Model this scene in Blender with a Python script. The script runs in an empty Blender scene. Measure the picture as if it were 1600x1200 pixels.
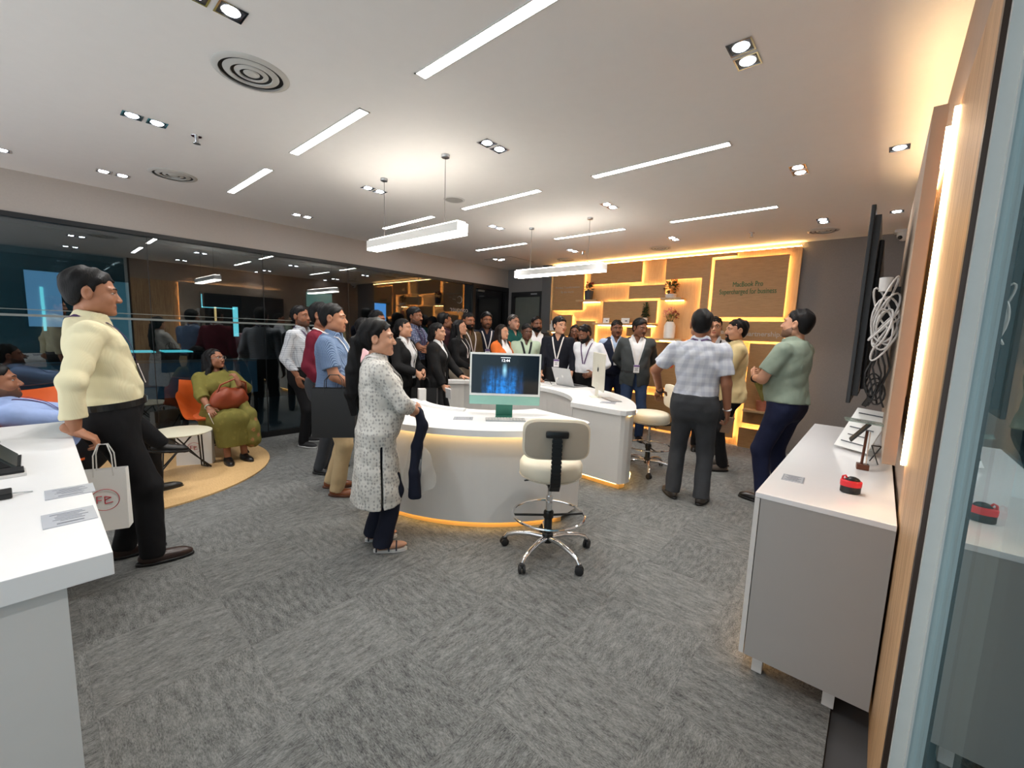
import bpy, bmesh, math, random
import numpy as np
from mathutils import Vector, Matrix, Euler

random.seed(7)
SC = bpy.context.scene
COL = SC.collection
PI = math.pi

# ------------------------------------------------------------------ camera
def make_camera():
    cd = bpy.data.cameras.new('camera'); co = bpy.data.objects.new('camera', cd); COL.objects.link(co)
    cd.sensor_fit = 'HORIZONTAL'; cd.sensor_width = 36.0
    cd.lens = 36.0*655.0/1600.0
    cd.clip_start = 0.02; cd.clip_end = 100
    yaw, pit, rol = [math.radians(v) for v in (41.11, 6.98, 2.03)]
    cy, sy = math.cos(yaw), math.sin(yaw)
    Ry = np.array([[cy,0,sy],[0,1,0],[-sy,0,cy]])
    c, s = math.cos(pit), math.sin(pit); Rx = np.array([[1,0,0],[0,c,-s],[0,s,c]])
    c, s = math.cos(rol), math.sin(rol); Rz = np.array([[c,-s,0],[s,c,0],[0,0,1]])
    M = Rz@Rx@Ry@np.array([[1,0,0],[0,0,-1],[0,1,0.]])     # world -> camera (x right, y down, z forward)
    right, down, fwd = M[0], M[1], M[2]
    m = Matrix(((right[0], -down[0], -fwd[0], 0.0), (right[1], -down[1], -fwd[1], 0.0),
                (right[2], -down[2], -fwd[2], 1.45), (0,0,0,1)))
    co.matrix_world = m
    SC.camera = co
make_camera()

# ------------------------------------------------------------------ world, exposure, light levels
w = bpy.data.worlds.new('world'); SC.world = w; w.use_nodes = True
w.node_tree.nodes['Background'].inputs[0].default_value = (0.92, 0.96, 1.0, 1)
w.node_tree.nodes['Background'].inputs[1].default_value = 0.95  # even fill light, added to brighten the ceiling through the open front
SC.view_settings.view_transform = 'Standard'
SC.view_settings.look = 'None'
SC.view_settings.exposure = 0.7
SC.view_settings.gamma = 1.0
SC.view_settings.use_curve_mapping = False
SC.cycles.max_bounces = 8
SC.cycles.transparent_max_bounces = 12
SC.cycles.sample_clamp_indirect = 4.0
SC.cycles.caustics_reflective = False
SC.cycles.caustics_refractive = False

E_LINEAR = 22.0      # recessed linear lights
E_PENDANT = 14.0
E_SPOT = 17.0        # watts in each downlight
E_ADDED_UPLIGHT = 9.0   # glowing tops added to the pendants to brighten the ceiling
E_BULB = 40.0
E_STRIP = 27.0       # warm LED strips behind the wooden panels
E_COVE = 30.0
E_DESK = 7.0
E_WALLSTRIP = 40.0
E_CABINET = 7.0

# ------------------------------------------------------------------ colour and materials
def lin(c):
    def f(v):
        v /= 255.0
        return v/12.92 if v <= 0.04045 else ((v+0.055)/1.055)**2.4
    return (f(c[0]), f(c[1]), f(c[2]), 1.0)

class NT:
    """tiny wrapper for building node trees"""
    def __init__(s, name):
        s.m = bpy.data.materials.new(name); s.m.use_nodes = True
        s.t = s.m.node_tree; s.b = s.t.nodes.get('Principled BSDF'); s.out = s.t.nodes.get('Material Output')
    def n(s, kind, **kw):
        x = s.t.nodes.new(kind)
        for k, v in kw.items(): setattr(x, k, v)
        return x
    def l(s, a, b): s.t.links.new(a, b)
    def math(s, op, a, b=None, clamp=False):
        x = s.n('ShaderNodeMath', operation=op); x.use_clamp = clamp
        for i, v in enumerate((a, b)):
            if v is None: continue
            if isinstance(v, (int, float)): x.inputs[i].default_value = v
            else: s.l(v, x.inputs[i])
        return x.outputs[0]
    def mix(s, f, a, b):
        x = s.n('ShaderNodeMix', data_type='RGBA')
        if isinstance(f, (int, float)): x.inputs[0].default_value = f
        else: s.l(f, x.inputs[0])
        for i, v in ((6, a), (7, b)):
            if isinstance(v, tuple): x.inputs[i].default_value = v
            else: s.l(v, x.inputs[i])
        return x.outputs[2]
    def coord(s, scale=(1,1,1), rot=(0,0,0), kind='Object'):
        tc = s.n('ShaderNodeTexCoord'); mp = s.n('ShaderNodeMapping')
        mp.inputs['Scale'].default_value = scale; mp.inputs['Rotation'].default_value = rot
        s.l(tc.outputs[kind], mp.inputs[0]); return mp.outputs[0]
    def noise(s, vec, scale, detail=3, rough=0.55):
        x = s.n('ShaderNodeTexNoise'); x.inputs['Scale'].default_value = scale
        x.inputs['Detail'].default_value = detail; x.inputs['Roughness'].default_value = rough
        s.l(vec, x.inputs['Vector']); return x.outputs[0]
    def ramp(s, f, p0, p1):
        x = s.n('ShaderNodeMapRange'); x.inputs[1].default_value = p0; x.inputs[2].default_value = p1
        x.clamp = True; s.l(f, x.inputs[0]); return x.outputs[0]
    def bump(s, h, strength, dist=0.01):
        x = s.n('ShaderNodeBump'); x.inputs['Strength'].default_value = strength
        x.inputs['Distance'].default_value = dist
        s.l(h, x.inputs['Height']); s.l(x.outputs[0], s.b.inputs['Normal'])
    def base(s, v):
        if isinstance(v, tuple): s.b.inputs['Base Color'].default_value = v
        else: s.l(v, s.b.inputs['Base Color'])
    def set(s, **kw):
        for k, v in kw.items(): s.b.inputs[k.replace('_', ' ')].default_value = v

_mats = {}
def pm(name, col, rough=0.5, metal=0.0, vary=0.06, vscale=14.0, bump=0.0, bscale=200.0, spec=0.5, coat=0.0):
    """plain procedural material: colour with slight noise variation"""
    if name in _mats: return _mats[name]
    t = NT(name); c = lin(col)
    v = t.coord(); nz = t.noise(v, vscale)
    d = tuple(x*(1-vary) for x in c[:3])+(1,); e = tuple(min(1, x*(1+vary)) for x in c[:3])+(1,)
    t.base(t.mix(nz, d, e))
    t.set(Roughness=rough, Metallic=metal)
    t.b.inputs['Specular IOR Level'].default_value = spec
    t.b.inputs['Coat Weight'].default_value = coat
    if bump > 0: t.bump(t.noise(v, bscale, 2), bump, 0.002)
    _mats[name] = t.m; return t.m

def emit(name, col, strength):
    if name in _mats: return _mats[name]
    t = NT(name)
    t.base((0.8, 0.8, 0.8, 1)); t.b.inputs['Emission Color'].default_value = lin(col)
    t.b.inputs['Emission Strength'].default_value = strength
    _mats[name] = t.m; return t.m

def wood_mat(name, c1, c2, scale=(1,1,1), rough=0.45, rings=1.0):
    if name in _mats: return _mats[name]
    t = NT(name); v = t.coord(scale)
    n1 = t.noise(v, 9, 5, 0.65); n2 = t.noise(v, 40, 3, 0.6)
    f = t.math('ADD', t.math('MULTIPLY', n1, 0.65), t.math('MULTIPLY', n2, 0.35))
    t.base(t.mix(t.ramp(f, 0.36, 0.64), lin(c1), lin(c2)))
    t.set(Roughness=rough); t.bump(n2, 0.08, 0.001)
    _mats[name] = t.m; return t.m

def carpet_mat():
    t = NT('grey_carpet')
    oi = t.n('ShaderNodeObjectInfo')
    tc = t.n('ShaderNodeTexCoord'); mp = t.n('ShaderNodeMapping')
    mp.inputs['Scale'].default_value = (1.0, 0.27, 1.0)
    t.l(tc.outputs['Object'], mp.inputs[0])
    cmb = t.n('ShaderNodeCombineXYZ')
    t.l(t.math('MULTIPLY', oi.outputs['Random'], 57.0), cmb.inputs[0]); t.l(t.math('MULTIPLY', oi.outputs['Random'], 23.0), cmb.inputs[1])
    t.l(cmb.outputs[0], mp.inputs['Location'])
    streak = t.noise(mp.outputs[0], 230, 4, 0.75)
    blot = t.noise(mp.outputs[0], 42, 3, 0.6)
    obj = t.coord((1, 1, 1))
    pile = t.noise(obj, 420, 2, 0.6)
    f = t.math('ADD', t.math('MULTIPLY', streak, 0.75), t.math('MULTIPLY', blot, 0.45))
    f = t.math('ADD', f, t.math('MULTIPLY', pile, 0.35))
    f = t.ramp(f, 0.57, 0.97)
    f2 = t.math('ADD', f, t.math('MULTIPLY', t.math('SUBTRACT', oi.outputs['Random'], 0.5), 0.12), True)
    t.base(t.mix(f2, lin((32, 34, 36)), lin((144, 146, 144))))
    t.set(Roughness=0.95); t.b.inputs['Specular IOR Level'].default_value = 0.1
    t.b.inputs['Sheen Weight'].default_value = 0.15
    t.bump(t.math('ADD', pile, streak), 0.5, 0.004)
    return t.m

def glass_wall_mat(name, tint, base_refl, tintcol=(1,1,1,1)):
    t = NT(name); t.t.nodes.remove(t.b)
    tr = t.n('ShaderNodeBsdfTransparent'); tr.inputs[0].default_value = tint
    gl = t.n('ShaderNodeBsdfGlossy'); gl.inputs['Roughness'].default_value = 0.004
    gl.inputs['Color'].default_value = tintcol
    lw = t.n('ShaderNodeLayerWeight'); lw.inputs[0].default_value = 0.5
    p = t.math('POWER', lw.outputs['Facing'], 3.5)
    fac = t.math('ADD', t.math('MULTIPLY', p, 0.75), base_refl, True)
    mx = t.n('ShaderNodeMixShader'); t.l(fac, mx.inputs[0]); t.l(tr.outputs[0], mx.inputs[1]); t.l(gl.outputs[0], mx.inputs[2])
    t.l(mx.outputs[0], t.out.inputs[0])
    return t.m

M = {}
M['ceiling'] = pm('white_ceiling_paint', (236, 234, 231), 0.8, vary=0.02)
M['plaster'] = pm('beige_plaster', (176, 168, 160), 0.8, vary=0.05, vscale=60)
M['greywall'] = pm('grey_fabric_wallpaper', (122, 119, 118), 0.85, vary=0.12, vscale=90, bump=0.15)
M['carpet'] = carpet_mat()
M['black_frame'] = pm('black_metal_frame', (20, 21, 23), 0.4)
M['white_gloss'] = pm('white_gloss_laminate', (238, 238, 240), 0.18, vary=0.015, coat=0.3)
M['white_matte'] = pm('white_matte_laminate', (214, 212, 209), 0.45, vary=0.02)
M['white_top'] = pm('white_solid_surface', (240, 240, 240), 0.28, vary=0.02)
M['grey_side'] = pm('pale_grey_laminate', (164, 161, 158), 0.4, vary=0.02)
M['chrome'] = pm('chrome', (225, 226, 228), 0.08, 1.0, vary=0.02)
M['alu'] = pm('brushed_aluminium', (190, 193, 196), 0.32, 1.0, vary=0.04)
M['black'] = pm('black_plastic', (16, 16, 17), 0.38)
M['rubber'] = pm('black_rubber', (28, 28, 30), 0.6)
M['wood_wall'] = wood_mat('oak_veneer_backing', (186, 146, 98), (206, 168, 120), (14, 14, 0.7), 0.5)
M['wood_panel'] = wood_mat('oak_veneer_panel', (160, 120, 76), (184, 143, 96), (0.8, 9, 13), 0.5)
M['wood_trim'] = wood_mat('oak_veneer_upright', (150, 106, 66), (216, 178, 132), (9, 9, 0.25), 0.45)
M['wood_floor'] = wood_mat('pale_wood_vinyl', (206, 168, 116), (226, 190, 138), (2, 12, 1), 0.4)
M['cream_panel'] = pm('taupe_painted_panel', (170, 152, 134), 0.6, vary=0.03)
M['orange'] = pm('orange_shell_plastic', (214, 96, 36), 0.45)
M['cream_vinyl'] = pm('cream_vinyl', (222, 214, 194), 0.4, vary=0.04, bump=0.08, bscale=300)
M['taupe_vinyl'] = pm('taupe_vinyl_back', (164, 155, 140), 0.35, vary=0.05)
M['paper'] = pm('white_paper', (236, 236, 234), 0.7, vary=0.02)
M['card_grey'] = pm('clear_printed_acrylic', (186, 190, 198), 0.25, vary=0.05)
M['ink'] = pm('dark_ink', (70, 74, 82), 0.6)
M['linear'] = emit('white_diffuser', (255, 252, 244), E_LINEAR)
M['pendant_lit'] = emit('pendant_diffuser', (255, 250, 236), E_PENDANT)
M['pendant_added_glow'] = emit('added_pendant_glow', (255, 246, 232), E_ADDED_UPLIGHT)
M['bulb'] = emit('downlight_led', (240, 245, 255), E_BULB)
M['strip'] = emit('warm_led_strip', (255, 206, 136), E_STRIP)
M['cove'] = emit('warm_cove_strip', (255, 204, 130), E_COVE)
M['desk_led'] = emit('amber_desk_led', (255, 204, 122), E_DESK)
M['wall_led'] = emit('warm_white_led_bar', (255, 214, 160), E_WALLSTRIP)
M['cab_led'] = emit('warm_cabinet_led', (255, 190, 110), E_CABINET)

# ------------------------------------------------------------------ mesh helpers
class MB:
    """collects shapes; build() links them as ONE mesh object"""
    def __init__(s): s.v = []; s.f = []; s.m = []
    def add(s, vs, fs, mi=0):
        o = len(s.v); s.v += [tuple(v) for v in vs]
        s.f += [tuple(i+o for i in f) for f in fs]; s.m += [mi]*len(fs); return s
    def box(s, c, d, mi=0, rot=None, bev=0.0):
        x, y, z = d[0]/2, d[1]/2, d[2]/2
        if bev > 0 and bev < min(x, y, z):
            b = bev; vs = []; 
            bm = bmesh.new(); bmesh.ops.create_cube(bm, size=1)
            bmesh.ops.scale(bm, vec=Vector(d), verts=bm.verts)
            bmesh.ops.bevel(bm, geom=list(bm.edges), offset=b, segments=2, affect='EDGES', profile=0.6)
            bm.verts.index_update()
            vs = [v.co.copy() for v in bm.verts]; fs = [[v.index for v in f.verts] for f in bm.faces]; bm.free()
        else:
            vs = [Vector((sx*x, sy*y, sz*z)) for sz in (-1, 1) for sy in (-1, 1) for sx in (-1, 1)]
            fs = [(0,2,3,1),(4,5,7,6),(0,1,5,4),(2,6,7,3),(0,4,6,2),(1,3,7,5)]
        R = Euler(rot).to_matrix() if rot is not None else None
        vs = [((R@v) if R else v)+Vector(c) for v in vs]
        return s.add(vs, fs, mi)
    def span(s, a, b, mi=0, bev=0.0):
        return s.box([(p+q)/2 for p, q in zip(a, b)], [abs(q-p) for p, q in zip(a, b)], mi, None, bev)
    def prism(s, poly, z0, z1, mi=0, mside=None, axis='z'):
        n = len(poly); ar = sum(poly[i][0]*poly[(i+1)%n][1]-poly[(i+1)%n][0]*poly[i][1] for i in range(n))
        if ar < 0: poly = poly[::-1]
        def P(p, h): return (p[0], p[1], h) if axis == 'z' else ((p[0], h, p[1]) if axis == 'y' else (h, p[0], p[1]))
        vs = [P(p, z0) for p in poly]+[P(p, z1) for p in poly]
        bm = bmesh.new(); vv = [bm.verts.new(v) for v in vs]
        bm.faces.new(vv[:n][::-1]); bm.faces.new(vv[n:])
        for i in range(n): bm.faces.new((vv[i], vv[(i+1)%n], vv[n+(i+1)%n], vv[n+i]))
        bm.normal_update()
        caps = [f for f in bm.faces if len(f.verts) > 4]
        if caps: bmesh.ops.triangulate(bm, faces=caps)
        bmesh.ops.recalc_face_normals(bm, faces=bm.faces)
        bm.verts.index_update()
        o = len(s.v); s.v += [tuple(v.co) for v in bm.verts]
        for f in bm.faces:
            s.f.append(tuple(v.index+o for v in f.verts))
            side = abs(f.normal.z if axis == 'z' else (f.normal.y if axis == 'y' else f.normal.x)) < 0.5
            s.m.append(mside if (side and mside is not None) else mi)
        bm.free(); return s
    def tube(s, pts, r, mi=0, n=8, closed=False, cap=True):
        P = [Vector(p) for p in pts]; m = len(P); rr = r if isinstance(r, (list, tuple)) else [r]*m
        rings = []; up = None
        for i in range(m):
            a = P[(i-1) % m] if (closed or i > 0) else P[i]; b = P[(i+1) % m] if (closed or i < m-1) else P[i]
            t = (b-a).normalized() if (b-a).length > 1e-9 else Vector((0,0,1))
            if up is None:
                up = Vector((0,0,1)) if abs(t.z) < 0.9 else Vector((1,0,0))
            u = (up-t*up.dot(t))
            u = u.normalized() if u.length > 1e-6 else t.orthogonal().normalized()
            up = u; v = t.cross(u)
            rings.append([P[i]+(u*math.cos(2*PI*k/n)+v*math.sin(2*PI*k/n))*rr[i] for k in range(n)])
        vs = [p for ring in rings for p in ring]; fs = []
        for i in range(m if closed else m-1):
            j = (i+1) % m
            for k in range(n): fs.append((i*n+k, i*n+(k+1)%n, j*n+(k+1)%n, j*n+k))
        if not closed and cap:
            fs.append(tuple(range(n))[::-1]); fs.append(tuple((m-1)*n+k for k in range(n)))
        return s.add(vs, fs, mi)
    def lathe(s, prof, c=(0,0,0), n=24, mi=0, sx=1, sy=1, cap=True):
        vs = []; fs = []; m = len(prof)
        for r, z in prof:
            for k in range(n): vs.append((c[0]+r*sx*math.cos(2*PI*k/n), c[1]+r*sy*math.sin(2*PI*k/n), c[2]+z))
        for i in range(m-1):
            for k in range(n): fs.append((i*n+k, i*n+(k+1)%n, (i+1)*n+(k+1)%n, (i+1)*n+k))
        if cap and prof[0][0] > 1e-5: fs.append(tuple(range(n))[::-1])
        if cap and prof[-1][0] > 1e-5: fs.append(tuple((m-1)*n+k for k in range(n)))
        return s.add(vs, fs, mi)
    def ball(s, c, r, mi=0, n=10, m=7, rot=None):
        if not isinstance(r, (tuple, list)): r = (r, r, r)
        R = Euler(rot).to_matrix() if rot is not None else Matrix.Identity(3)
        vs = []; fs = []
        for i in range(m+1):
            th = PI*i/m
            for k in range(n):
                vs.append(R@Vector((r[0]*math.sin(th)*math.cos(2*PI*k/n), r[1]*math.sin(th)*math.sin(2*PI*k/n), -r[2]*math.cos(th)))+Vector(c))
        for i in range(m):
            for k in range(n): fs.append((i*n+k, i*n+(k+1)%n, (i+1)*n+(k+1)%n, (i+1)*n+k))
        return s.add(vs, fs, mi)
    def build(s, name, mats, parent=None, smooth=False, angle=None):
        me = bpy.data.meshes.new(name); me.from_pydata(s.v, [], s.f)
        if not isinstance(mats, (list, tuple)): mats = [mats]
        for m in mats: me.materials.append(m)
        if any(s.m): me.polygons.foreach_set('material_index', s.m)
        bm = bmesh.new(); bm.from_mesh(me); bmesh.ops.remove_doubles(bm, verts=bm.verts, dist=1e-6); bm.to_mesh(me); bm.free()
        if smooth:
            me.polygons.foreach_set('use_smooth', [True]*len(me.polygons))
            try: me.set_sharp_from_angle(angle=math.radians(angle or 40))
            except Exception: pass
        o = bpy.data.objects.new(name, me); COL.objects.link(o)
        if parent is not None: o.parent = parent
        return o

def thing(name, label, cat, loc=(0,0,0), rz=0.0, group=None):
    o = bpy.data.objects.new(name, None); COL.objects.link(o)
    o.location = loc; o.rotation_euler = (0, 0, rz); o.empty_display_size = 0.05
    o['label'] = label; o['category'] = cat
    if group: o['group'] = group
    return o
def tag(o, label, cat, group=None, kind=None):
    o['label'] = label; o['category'] = cat
    if group: o['group'] = group
    if kind: o['kind'] = kind
    return o
def struct(o, label=None, cat=None):
    o['kind'] = 'structure'
    if label: o['label'] = label
    if cat: o['category'] = cat
    return o
def copy_tree(o, parent=None):
    c = o.copy(); COL.objects.link(c)
    if parent is not None: c.parent = parent
    for ch in list(o.children): copy_tree(ch, c)
    return c

def text_mesh(txt, size, mat, name, parent, loc, rot, mirror=False, align='CENTER', depth=0.002, bold=0.0):
    cu = bpy.data.curves.new(name, 'FONT'); cu.body = txt; cu.size = size; cu.align_x = align; cu.align_y = 'CENTER'
    cu.extrude = depth; cu.resolution_u = 3; cu.offset = bold
    to = bpy.data.objects.new(name+'_tmp', cu); COL.objects.link(to)
    dg = bpy.context.evaluated_depsgraph_get(); dg.update()
    me = bpy.data.meshes.new_from_object(to.evaluated_get(dg))
    bpy.data.objects.remove(to); bpy.data.curves.remove(cu)
    me.materials.clear(); me.materials.append(mat)
    if mirror:
        for v in me.vertices: v.co.x = -v.co.x
        me.flip_normals()
    o = bpy.data.objects.new(name, me); COL.objects.link(o)
    o.location = loc; o.rotation_euler = rot
    if parent is not None: o.parent = parent
    return o

ORD = ['first', 'second', 'third', 'fourth', 'fifth']
# ------------------------------------------------------------------ the room
XL, XR, YB, YF, ZC = -5.83, 0.12, 6.45, -1.5, 2.70

def floor_tiles():
    fl = MB().span((XL-3.4, YF, -0.12), (2.6, YB+0.3, -0.02)).build('floor', pm('floor_screed', (70, 70, 72), 0.9))
    struct(fl, 'grey carpet tile floor of the showroom', 'floor')
    m = MB(); h = 0.24985; m.box((0, 0, -0.01), (2*h, 2*h, 0.02), bev=0.0006)
    first = None
    x = 0.5
    ny = 0
    for ix in range(-12, 1):
        for iy in range(-3, 13):
            cx = -0.75+0.5*ix+0.5; cy = 0.31+0.5*iy
            if cx-0.25 < XL-0.2 or cy+0.25 > YB+0.3: continue
            # skip the tiles behind and beside the camera which the photograph does not see
            if cy < -0.9 or (cy < -0.3 and cx > -1.0): pass
            if first is None:
                o = m.build('carpet_tile', M['carpet'], fl); first = o
            else:
                o = first.copy(); COL.objects.link(o)
            o.location = (cx, cy, 0.0)
            o.rotation_euler = (0, 0, (PI/2 if (ix+iy) % 2 else 0)+(PI if random.random() < 0.5 else 0))
    return fl
FLOOR = floor_tiles()

ceil = struct(MB().span((XL-0.1, YF, ZC), (0.16, YB+0.1, ZC+0.1)).build('ceiling', M['ceiling']), 'plain white plaster ceiling', 'ceiling')

# left wall: plaster fascia above a run of dark glass
struct(MB().span((XL-0.12, YF, 2.345), (XL, YB, ZC)).build('wall_left', M['plaster']), 'beige plaster fascia above the dark glass wall', 'wall')
struct(MB().span((XL-0.05, YF, 2.30), (XL+0.012, YB, 2.345)).build('trim_1', M['black_frame']), 'black head rail above the glass wall', 'trim')
struct(MB().span((XL-0.05, YF, 0.0), (XL+0.012, YB, 0.07)).build('baseboard_left', M['black_frame']), 'black floor channel under the glass wall', 'baseboard')
GLASS_L = glass_wall_mat('dark_partition_glass', (0.62, 0.70, 0.74, 1), 0.10)
edges = [-1.45, -0.25, 0.85, 1.94, 3.05, 4.27, 5.46]
for i in range(6):
    g = MB().span((XL-0.03, edges[i]+0.003, 0.07), (XL-0.018, edges[i+1]-0.003, 2.30)).build('window_%d' % (i+1), GLASS_L)
    struct(g, 'dark glass pane of the partition, %s from the camera end' % (ORD+['sixth'])[i], 'window')
    j = MB().span((XL-0.032, edges[i+1]-0.003, 0.07), (XL-0.016, edges[i+1]+0.003, 2.30)).build('glazing_joint', M['black_frame'], g)
# two pale manifestation bands across the glass
BAND = pm('frosted_film_band', (112, 118, 116), 0.5)
for z, hgt_, nm in ((1.452, 0.0105, 'frosted_band'), (1.505, 0.003, 'frosted_band')):
    b = MB().span((XL-0.016, -1.4, z-hgt_), (XL-0.0145, 2.6, z+hgt_)).build('trim_2' if hgt_ > 0.01 else 'trim_3', BAND)
    struct(b, 'wide pale band running across the dark glass' if hgt_ > 0.01 else 'thin pale line above the wide band on the glass', 'trim')

# dark door leaf at the far end of the glass wall
d1 = struct(MB().span((XL-0.05, 5.46, 0.0), (XL+0.03, 5.53, 2.34)).span((XL-0.05, 6.38, 0.0), (XL+0.03, 6.45, 2.34)).span((XL-0.05, 5.53, 2.26), (XL+0.03, 6.38, 2.34))
            .build('door_1', M['black_frame']), 'black framed dark glass door at the far end of the glass wall', 'door')
MB().span((XL-0.02, 5.53, 0.01), (XL-0.005, 6.38, 2.26)).build('pane', pm('smoked_black_glass', (16, 16, 19), 0.08), d1)
MB().span((XL, 5.60, 2.20), (XL+0.03, 5.76, 2.235)).build('door_closer', M['alu'], d1)
MB().tube([(XL+0.05, 5.62, 0.9), (XL+0.05, 5.62, 1.25)], 0.012).box((XL+0.02, 5.62, 0.92), (0.06, 0.02, 0.02)).box((XL+0.02, 5.62, 1.23), (0.06, 0.02, 0.02)).build('handle', M['alu'], d1, True)

# back wall: grey wallpaper with a door and the wooden feature wall in front
def wall_back():
    m = MB()
    m.span((XL-0.1, YB, 2.25), (-4.90, YB+0.1, ZC)).span((XL-0.1, YB, 0), (-5.70, YB+0.1, 2.25)).span((-4.90, YB, 0), (0.3, YB+0.1, ZC))
    struct(m.build('wall_back', M['greywall']), 'grey papered back wall beside the wooden feature wall', 'wall')
wall_back()
d2 = struct(MB().span((-5.70, YB-0.03, 0), (-5.62, YB+0.06, 2.25)).span((-4.98, YB-0.03, 0), (-4.90, YB+0.06, 2.25)).span((-5.62, YB-0.03, 2.16), (-4.98, YB+0.06, 2.25))
            .build('door_2', M['black_frame']), 'black framed door with a grey pane in the back wall corner', 'door')
MB().span((-5.62, YB+0.01, 0.01), (-4.98, YB+0.03, 2.16)).build('pane', pm('grey_green_glass', (96, 100, 94), 0.2), d2)
MB().span((-5.2, YB-0.035, 2.19), (-5.05, YB-0.028, 2.215)).build('sign_plate', M['alu'], d2)
# pillar left of the wooden wall
struct(MB().span((-4.88, YB-0.10, 0), (-4.67, YB, ZC)).build('trim_4', pm('dark_grey_pillar', (92, 92, 92), 0.6)), 'dark grey pier between the door and the wooden wall', 'trim')

# front wall (behind the camera) and right wall
# front wall left out so added soft daylight fills the room and lifts the ceiling
wr = MB().span((XR, 1.41, 0), (XR+0.13, YB, ZC))
struct(wr.build('wall_right', pm('taupe_plaster', (170, 150, 134), 0.7, vary=0.05)), 'taupe plaster wall behind the screen wall', 'wall')
struct(MB().span((XR-0.004, 1.415, 0.0), (XR, 2.205, 2.31)).build('trim_5', M['wood_trim']), 'vertical grained oak cladding beside the lit bar', 'trim')
# door jamb and glass at the very right
struct(MB().span((XR-0.004, 1.385, 0), (XR+0.006, 1.415, ZC)).build('trim_6', pm('dark_bronze', (58, 44, 36), 0.35, 0.3)), 'dark bronze edge strip beside the oak cladding', 'trim')
jm = MB().span((XR+0.006, 1.36, 0), (XR+0.030, 1.41, ZC)).span((XR+0.030, 1.34, 0), (XR+0.034, 1.41, ZC)).span((XR+0.034, 1.345, 0), (XR+0.048, 1.41, ZC))
struct(jm.build('trim_7', pm('grey_green_aluminium_jamb', (196, 202, 200), 0.45)), 'grey aluminium jamb at the right edge of the picture', 'trim')
GLASS_R = glass_wall_mat('door_glass', (0.66, 0.80, 0.84, 1), 0.06, (0.80, 0.93, 0.97, 1))
struct(MB().span((XR+0.034, -1.45, 0.0), (XR+0.044, 1.345, ZC-0.02)).build('window_7', GLASS_R), 'glass door pane reflecting the white cabinet, right picture edge', 'window')
# the space beyond that glass
struct(MB().span((1.75, YF, 0), (1.85, YB, ZC)).build('wall_beyond', pm('teal_grey_paint', (132, 172, 180), 0.7)))
struct(MB().span((0.16, YF, ZC), (1.85, YB, ZC+0.1)).build('ceiling_beyond', M['ceiling']))
struct(MB().span((0.25, YB-0.1, 0), (1.85, YB, ZC)).build('wall_beyond_back', pm('teal_grey_paint', (132, 172, 180), 0.7)))

# ------------------------------------------------------------------ room behind the dark glass
XO = -9.1
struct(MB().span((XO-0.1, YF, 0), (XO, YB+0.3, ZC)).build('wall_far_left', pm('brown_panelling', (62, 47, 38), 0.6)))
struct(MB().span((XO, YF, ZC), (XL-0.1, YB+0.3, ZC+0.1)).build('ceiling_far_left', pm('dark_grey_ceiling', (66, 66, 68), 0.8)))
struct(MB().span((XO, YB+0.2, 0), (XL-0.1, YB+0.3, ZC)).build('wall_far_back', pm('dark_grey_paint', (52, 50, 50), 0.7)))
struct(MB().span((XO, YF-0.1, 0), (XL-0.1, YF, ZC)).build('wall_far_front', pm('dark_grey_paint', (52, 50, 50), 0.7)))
struct(MB().span((XO, YF, -0.02), (XL-0.05, YB+0.2, 0.0)).build('floor_far_left', pm('grey_vinyl', (96, 100, 102), 0.35)))

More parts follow.
